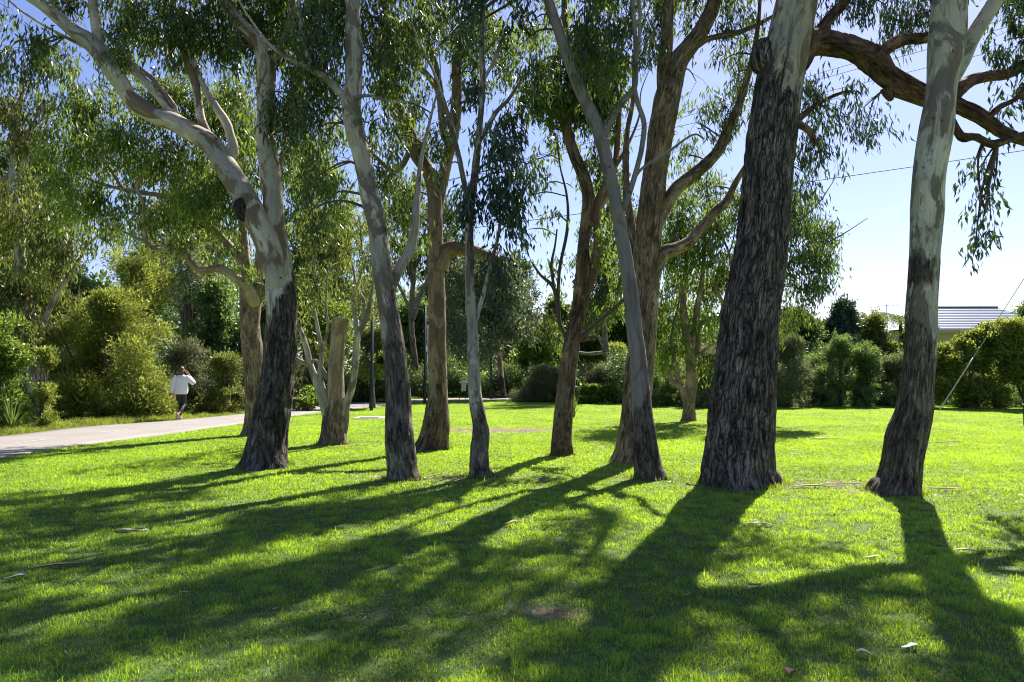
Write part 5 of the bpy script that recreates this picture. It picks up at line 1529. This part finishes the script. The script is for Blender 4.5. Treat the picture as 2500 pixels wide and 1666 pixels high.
def bark_piece(px, py, ln, wd, ang, label, mat=bmat, curl=.3, name='bark_strip', cat='bark strip'):
    g = G(px, py)
    n, m = 14, 5
    t = np.linspace(-.5, .5, n)
    s = random.uniform(0, 9)
    V = []
    for i, tt in enumerate(t):
        ww = wd * (1 - abs(tt * 2) ** 3) * (1 + .25 * math.sin(9 * tt + s)) + .002
        yc = .03 * ln * math.sin(3 * tt + s)
        zc = .030 + .006 * math.sin(5 * tt + s)
        for j in range(m):
            a = (j / (m - 1) - .5) * 2
            V.append((tt * ln, yc + a * ww / 2, zc + curl * ww * .5 * a * a))
    i = (np.arange(n - 1)[:, None] * m + np.arange(m - 1)[None]).ravel()
    Fq = np.stack([i, i + 1, i + m + 1, i + m], -1)
    Vt = np.array(V)
    k = len(Vt)
    V2 = np.vstack([Vt, Vt - (0, 0, .004)])
    o = link(name, make_mesh(name, V2, np.vstack([Fq, Fq[:, ::-1] + k]), mat, None, True), None, (float(g[0]), float(g[1]), .0))
    o.rotation_euler[2] = rad(ang)
    tag(o, label, cat)


bark_piece(322, 1302, .34, .05, 10, 'pale curled bark scrap in the grass, lower left, below the path', bmat2)
bark_piece(338, 1296, .26, .03, -35, 'narrow stick-like bark lying across the pale curled scrap', bmat2)
bark_piece(150, 1388, .42, .04, 35, 'long brown bark strip near the left edge in a sunny streak', bmat)
bark_piece(40, 1418, .16, .05, 20, 'small pinkish bark chip at the left edge', bmat2)
bark_piece(1255, 1282, .22, .05, 30, 'dark bark scrap in the shadow below the thinnest gum', bmat)
bark_piece(1850, 1286, .30, .05, -12, 'grey bark flake on sunny grass below the massive dark trunk', bmat2)
bark_piece(1990, 1193, .75, .07, 4, 'long flat bark strip between the massive trunk and the right-hand gum', bmat)
bark_piece(2075, 1186, .40, .05, -14, 'shorter dark bark strip beside the long flat one', bmat)
bark_piece(2010, 1074, .85, .07, 2, 'pale stick of bark out on the lawn right of the massive trunk', bmat2)
bark_piece(2310, 1083, .9, .06, -3, 'thin bark stick on the lawn right of the pale right-hand gum', bmat)
bark_piece(2305, 1197, .55, .06, 2, 'bark strip touching the foot of the right-hand gum', bmat)
bark_piece(2222, 1590, .11, .035, 5, 'single white fallen leaf in the shade, bottom right', plain('white_leaf', (.72, .72, .68), .5), name='fallen_leaf', cat='leaf')
bark_piece(1932, 1652, .10, .05, 60, 'reddish fallen leaf at the bottom edge', plain('red_leaf', (.28, .10, .05), .6), name='fallen_leaf', cat='leaf')
bark_piece(1842, 1437, .12, .04, 25, 'orange-brown fallen leaf on the sunny edge of a shadow', plain('tan_leaf', (.45, .2, .07), .6), name='fallen_leaf', cat='leaf')
bark_piece(2360, 1352, .22, .04, -20, 'pale bark scrap right of the right-hand gum\'s shadow', bmat2)
bark_piece(2130, 1368, .14, .03, -10, 'pale sliver of bark left of the right-hand gum\'s shadow', bmat2)
bark_piece(680, 1292, .2, .03, 15, 'brown twig-like bark below the forked pale gum', bmat)
bark_piece(2110, 1605, .09, .03, -20, 'pale leaf in the grass left of the single white leaf', bmat2, name='fallen_leaf', cat='leaf')

# untrimmed grass round the feet of the trees
ex, ey = [], []
for tb_, rb in zip(HEROES, (.38, .24, .34, .17, .20, .24, .36, .55, .32, .30)):
    n = int(2600 * rb)
    a = rng.uniform(0, 6.283, n); r = rb * rng.uniform(.95, 1.12, n) + np.abs(rng.normal(0, .05, n))
    ex.append(tb_[0] + np.cos(a) * r); ey.append(tb_[1] + np.sin(a) * r)
x, y = np.concatenate(ex), np.concatenate(ey); n = len(x)
V, Fs, tt = blades(x, y, rng.uniform(.03, .10, n), .005 * rng.uniform(.7, 1.4, n) * np.clip(y / 10, 1, 2), np.clip(rng.normal(.4, .25, n), 0, .95), .6)
tag(link('fringe_grass', make_mesh('fringe_grass', V, Fs, M['grass'], {'tint': tt})), 'longer untrimmed grass fringing the feet of the gums', 'grass', kind='stuff')

# small dead leaves, bark crumbs and twigs in the grass
cx, cy = scatter_frustum(3.4, 24, lambda d: 9 + 0 * d)
ex, ey = [], []
for tb_ in HEROES:
    n = 300
    a = rng.uniform(0, 6.283, n); r = .3 + np.abs(rng.normal(0, .75, n))
    ex.append(tb_[0] + np.cos(a) * r * 1.3); ey.append(tb_[1] + np.sin(a) * r)
for px, py, a_, b_, s_ in PATCH:
    g = G(px, py); n = int(170 * s_)
    ex.append(g[0] + rng.normal(0, a_ * .6, n)); ey.append(g[1] + rng.normal(0, b_ * .6, n))
x = np.concatenate([cx] + ex); y = np.concatenate([cy] + ey)
k = path_side(x, y)[0] < -.1
x, y = x[k], y[k]; n = len(x)
ax = np.stack([rng.normal(size=n), rng.normal(size=n), rng.normal(0, .22, n)], -1)
L_ = rng.uniform(.02, .08, n); W_ = rng.uniform(.004, .013, n)
pos = np.stack([x, y, gz(x, y) + rng.uniform(.006, .035, n)], -1)
V, Fq, T = leaf_mesh(pos, ax, L_, W_, rng.random(n) * .9)
tag(link('leaf_litter', make_mesh('leaf_litter', V, Fq, leaf_material('dead_leaf', (.10, .06, .035), (.46, .38, .28), (.2, .12, .06), .15, .3), {'tint': T})), 'dead leaves and bark crumbs scattered through the grass', 'leaf litter', kind='stuff')

# ------------------------------------------------------------------ walker
g = G(441, 1027)
gx, gy = float(g[0]), float(g[1])
S = (1027 - 903) / F * gy / 1.66 * 1.02        # her height fits the photograph
hd_ = math.atan2(gx, gy)
pr = empty('person', (gx, gy, .037), 'person walking away in loose white sweater and dark leggings, right hand at the head', 'person', rz=-hd_ * .6)
pr.scale = (S, S, S)
skin = plain('skin', (.50, .28, .19), .5, var=.05)
knit = plain('white_knit', (.68, .68, .70), .85, var=.08, scale=60, bump=.5)
legm = plain('dark_leggings', (.010, .011, .016), .6, var=.3)
hairm = plain('auburn_hair', (.10, .035, .018), .5, var=.5, scale=90, bump=.6)
shoem = plain('worn_shoe', (.45, .33, .30), .6)


def ell(c, r, n=20):
    """ellipsoid as tube rings along z"""
    t = np.linspace(-.97, .97, n)
    pts = [(c[0], c[1], c[2] + r[2] * a) for a in t]
    return pts, [math.sqrt(1 - a * a) for a in t]


class Body:
    def __init__(s): s.V, s.Fq, s.n = [], [], 0

    def chain(s, pts, step=.02, seg=16, flat=None):
        """pts: x,y,z,rx,ry : ring half sizes, rings perpendicular to path"""
        pts = np.array([p if len(p) == 5 else (*p, p[3]) for p in pts], float)
        q = resample(pts, step)
        T, N_, B_ = frames(q[:, :3])
        th = np.linspace(0, 2 * np.pi, seg, endpoint=False)
        V = q[:, None, :3] + N_[:, None] * np.cos(th)[None, :, None] * q[:, None, 3:4] + B_[:, None] * np.sin(th)[None, :, None] * q[:, None, 4:5]
        n = len(q)
        i = np.arange(n - 1)[:, None] * seg; j = np.arange(seg)[None]; j2 = (j + 1) % seg
        s.Fq += (np.stack([i + j, i + j2, i + seg + j2, i + seg + j], -1).reshape(-1, 4) + s.n).tolist()
        b = s.n; e = s.n + (n - 1) * seg
        s.Fq.append([b + k for k in range(seg)][::-1]); s.Fq.append([e + k for k in range(seg)])
        s.V += V.reshape(-1, 3).tolist(); s.n += n * seg

    def ball(s, c, r, seg=20):
        t = np.linspace(-.985, .985, 13)
        a = np.sqrt(1 - t * t)
        s.chain_raw([(c[0], c[1], c[2] + r[2] * k) for k in t], [(r[0] * k, r[1] * k) for k in a], seg)

    def chain_raw(s, cs, rs, seg):
        th = np.linspace(0, 2 * np.pi, seg, endpoint=False)
        n = len(cs)
        for c, r in zip(cs, rs):
            for a in th: s.V.append((c[0] + r[0] * math.cos(a), c[1] + r[1] * math.sin(a), c[2]))
        i = np.arange(n - 1)[:, None] * seg; j = np.arange(seg)[None]; j2 = (j + 1) % seg
        s.Fq += (np.stack([i + j, i + j2, i + seg + j2, i + seg + j], -1).reshape(-1, 4) + s.n).tolist()
        b = s.n; e = s.n + (n - 1) * seg
        s.Fq.append([b + k for k in range(seg)][::-1]); s.Fq.append([e + k for k in range(seg)])
        s.n += n * seg

    def build(s, name, mat, parent, vox=.008, smooth=4):
        me = D.meshes.new(name)
        me.from_pydata(s.V, [], s.Fq)
        me.materials.append(mat)
        o = link(name, me, parent)
        r = o.modifiers.new('remesh', 'REMESH'); r.mode = 'VOXEL'; r.voxel_size = vox; r.use_smooth_shade = True
        if smooth:
            k = o.modifiers.new('smooth', 'SMOOTH'); k.iterations = smooth; k.factor = .5
        return o


# local frame: +y = walking direction (away), x to the right, z up, height 1.66
b = Body()
b.chain([(0, 0, .86, .15, .10), (0, 0, .97, .155, .10), (0, 0, 1.08, .12, .085), (0, .01, 1.22, .145, .09), (0, .01, 1.34, .16, .085), (0, 0, 1.40, .10, .06)])      # torso
b.chain([(0, .0, 1.36, .055), (0, .015, 1.46, .05), (0, .025, 1.52, .05)])
b.ball((0, .03, 1.565), (.076, .092, .108))
b.ball((0, .125, 1.56), (.014, .02, .022)); b.ball((0, .10, 1.50), (.035, .03, .03))                 # nose, chin
for q in (-1, 1): b.ball((q * .078, .025, 1.56), (.012, .02, .03))                                      # ears
# left leg straight on the ground, right leg trailing bent
b.chain([(-.075, 0, .90, .088), (-.06, .05, .70, .075), (-.035, .09, .49, .052), (-.03, .07, .45, .052), (-.02, .05, .30, .05), (-.015, .05, .10, .033), (-.01, .06, .05, .034)])
b.chain([(.075, 0, .90, .088), (.08, .03, .70, .075), (.085, .06, .50, .054), (.08, .02, .44, .052), (.04, -.12, .32, .048), (-.02, -.26, .20, .034), (-.035, -.29, .16, .032)])
b.chain([(-.01, .02, .05, .035, .03), (-.01, .16, .03, .036, .022)]); b.chain([(-.035, -.31, .17, .03), (-.04, -.25, .05, .034, .022)])
# arms: left hanging, right raised to the head
b.chain([(-.15, 0, 1.36, .05), (-.20, -.01, 1.30, .05), (-.245, -.03, 1.08, .042), (-.26, -.01, .98, .035), (-.245, .04, .82, .026)])
b.chain([(.15, 0, 1.36, .05), (.20, 0, 1.31, .05), (.33, .01, 1.17, .043), (.36, .02, 1.15, .04), (.30, .05, 1.28, .032), (.215, .07, 1.42, .026)])
# hands
b.chain([(-.245, .04, .82, .028, .016), (-.235, .055, .77, .036, .016), (-.225, .065, .73, .034, .014)], step=.01)
for k in range(4):
    y0 = .045 + k * .0; xx = -.25 + k * .018
    b.chain([(xx, .062, .735, .0085), (xx + .002, .075 + .004 * k, .700 - .004 * (k in (1, 2)), .008), (xx + .012, .060, .672 - .006 * (k in (1, 2)), .007), (xx + .018, .040, .668, .0065)], step=.006, seg=8)
b.chain([(-.215, .05, .79, .011), (-.195, .065, .765, .010), (-.195, .06, .735, .008)], step=.006, seg=8)
b.chain([(.215, .07, 1.42, .028, .016), (.185, .075, 1.47, .036, .016), (.15, .075, 1.51, .034, .014)], step=.01)
for k in range(4):
    a = (k - 1.5) * .017
    b.chain([(.15 + a * .6, .075, 1.505 + a * .6, .0085), (.12 + a * .5, .078, 1.535 + a * .8, .008), (.092 + a * .3, .07, 1.555 + a, .007), (.078 + a * .2, .055, 1.568 + a, .0065)], step=.006, seg=8)
b.chain([(.17, .06, 1.45, .011), (.14, .05, 1.46, .010), (.112, .05, 1.485, .008)], step=.006, seg=8)
body = b.build('body', skin, pr, .006, 2)
b = Body()
b.chain([(0, 0, .80, .185, .135), (0, 0, .83, .205, .15), (0, 0, .95, .215, .16), (0, 0, 1.10, .205, .15), (0, .0, 1.26, .20, .135), (0, 0, 1.35, .185, .11), (0, 0, 1.415, .10, .075), (0, .0, 1.43, .07, .06)])
b.chain([(-.13, 0, 1.35, .08), (-.20, -.01, 1.28, .08), (-.26, -.03, 1.08, .072), (-.275, -.01, .96, .068), (-.262, .03, .87, .055), (-.252, .035, .835, .038)])
b.chain([(.13, 0, 1.35, .08), (.20, 0, 1.30, .08), (.33, .01, 1.17, .075), (.365, .02, 1.165, .07), (.32, .045, 1.25, .058), (.26, .06, 1.34, .045), (.238, .065, 1.38, .034)])
sw = b.build('sweater', knit, body, .011, 3)
b = Body()
b.chain([(0, 0, .80, .16, .11), (0, 0, .86, .165, .115), (0, 0, .95, .16, .11), (0, 0, 1.0, .14, .1)])
b.chain([(-.075, 0, .90, .094), (-.06, .05, .70, .082), (-.035, .09, .49, .058), (-.03, .07, .45, .058), (-.02, .05, .30, .056), (-.015, .05, .13, .038)])
b.chain([(.075, 0, .90, .094), (.08, .03, .70, .082), (.085, .06, .50, .06), (.08, .02, .44, .058), (.04, -.12, .32, .054), (-.015, -.24, .215, .038)])
b.build('leggings', legm, body, .009, 2)
b = Body()
b.ball((0, .012, 1.585), (.094, .10, .108)); b.ball((0, -.03, 1.52), (.085, .07, .09)); b.chain([(-.03, -.04, 1.54, .06), (-.035, -.05, 1.47, .06, .045), (-.03, -.05, 1.41, .05, .03), (-.03, -.05, 1.385, .03, .02)])
b.chain([(.035, -.04, 1.54, .05), (.04, -.045, 1.46, .045, .04), (.03, -.045, 1.415, .03, .02)])
b.build('hair', hairm, body, .007, 2)
for cc, ax_ in (((-.01, .05, .0), 0), ((-.04, -.29, .11), 1)):
    b = Body()
    if ax_ == 0: b.chain([(-.01, -.05, .045, .035, .04), (-.01, .02, .04, .044, .042), (-.01, .12, .03, .047, .032), (-.01, .19, .022, .035, .022)])
    else: b.chain([(-.035, -.35, .215, .035, .035), (-.037, -.32, .15, .044, .042), (-.04, -.27, .07, .047, .032), (-.04, -.235, .022, .035, .022)])
    b.build('shoe', shoem, body, .008, 2)
b = Body()
for k in range(24):
    a, a2 = k / 24 * 2 * math.pi, (k + 1) / 24 * 2 * math.pi
    b.chain([(-.23 + .05 * math.cos(a), .05, .665 + .05 * math.sin(a), .008), (-.23 + .05 * math.cos(a2), .05, .665 + .05 * math.sin(a2), .008)], step=.01, seg=6)
ring = b.build('hoop', plain('brass_hoop', (.5, .38, .22), .4), None, .005, 0)
ring.location = (gx, gy, .037); ring.scale = (S, S, S); ring.rotation_euler[2] = -hd_ * .6
tag(ring, 'small ring-shaped item held in the walker\'s lowered left hand', 'ring')
for o in (body, sw): pass
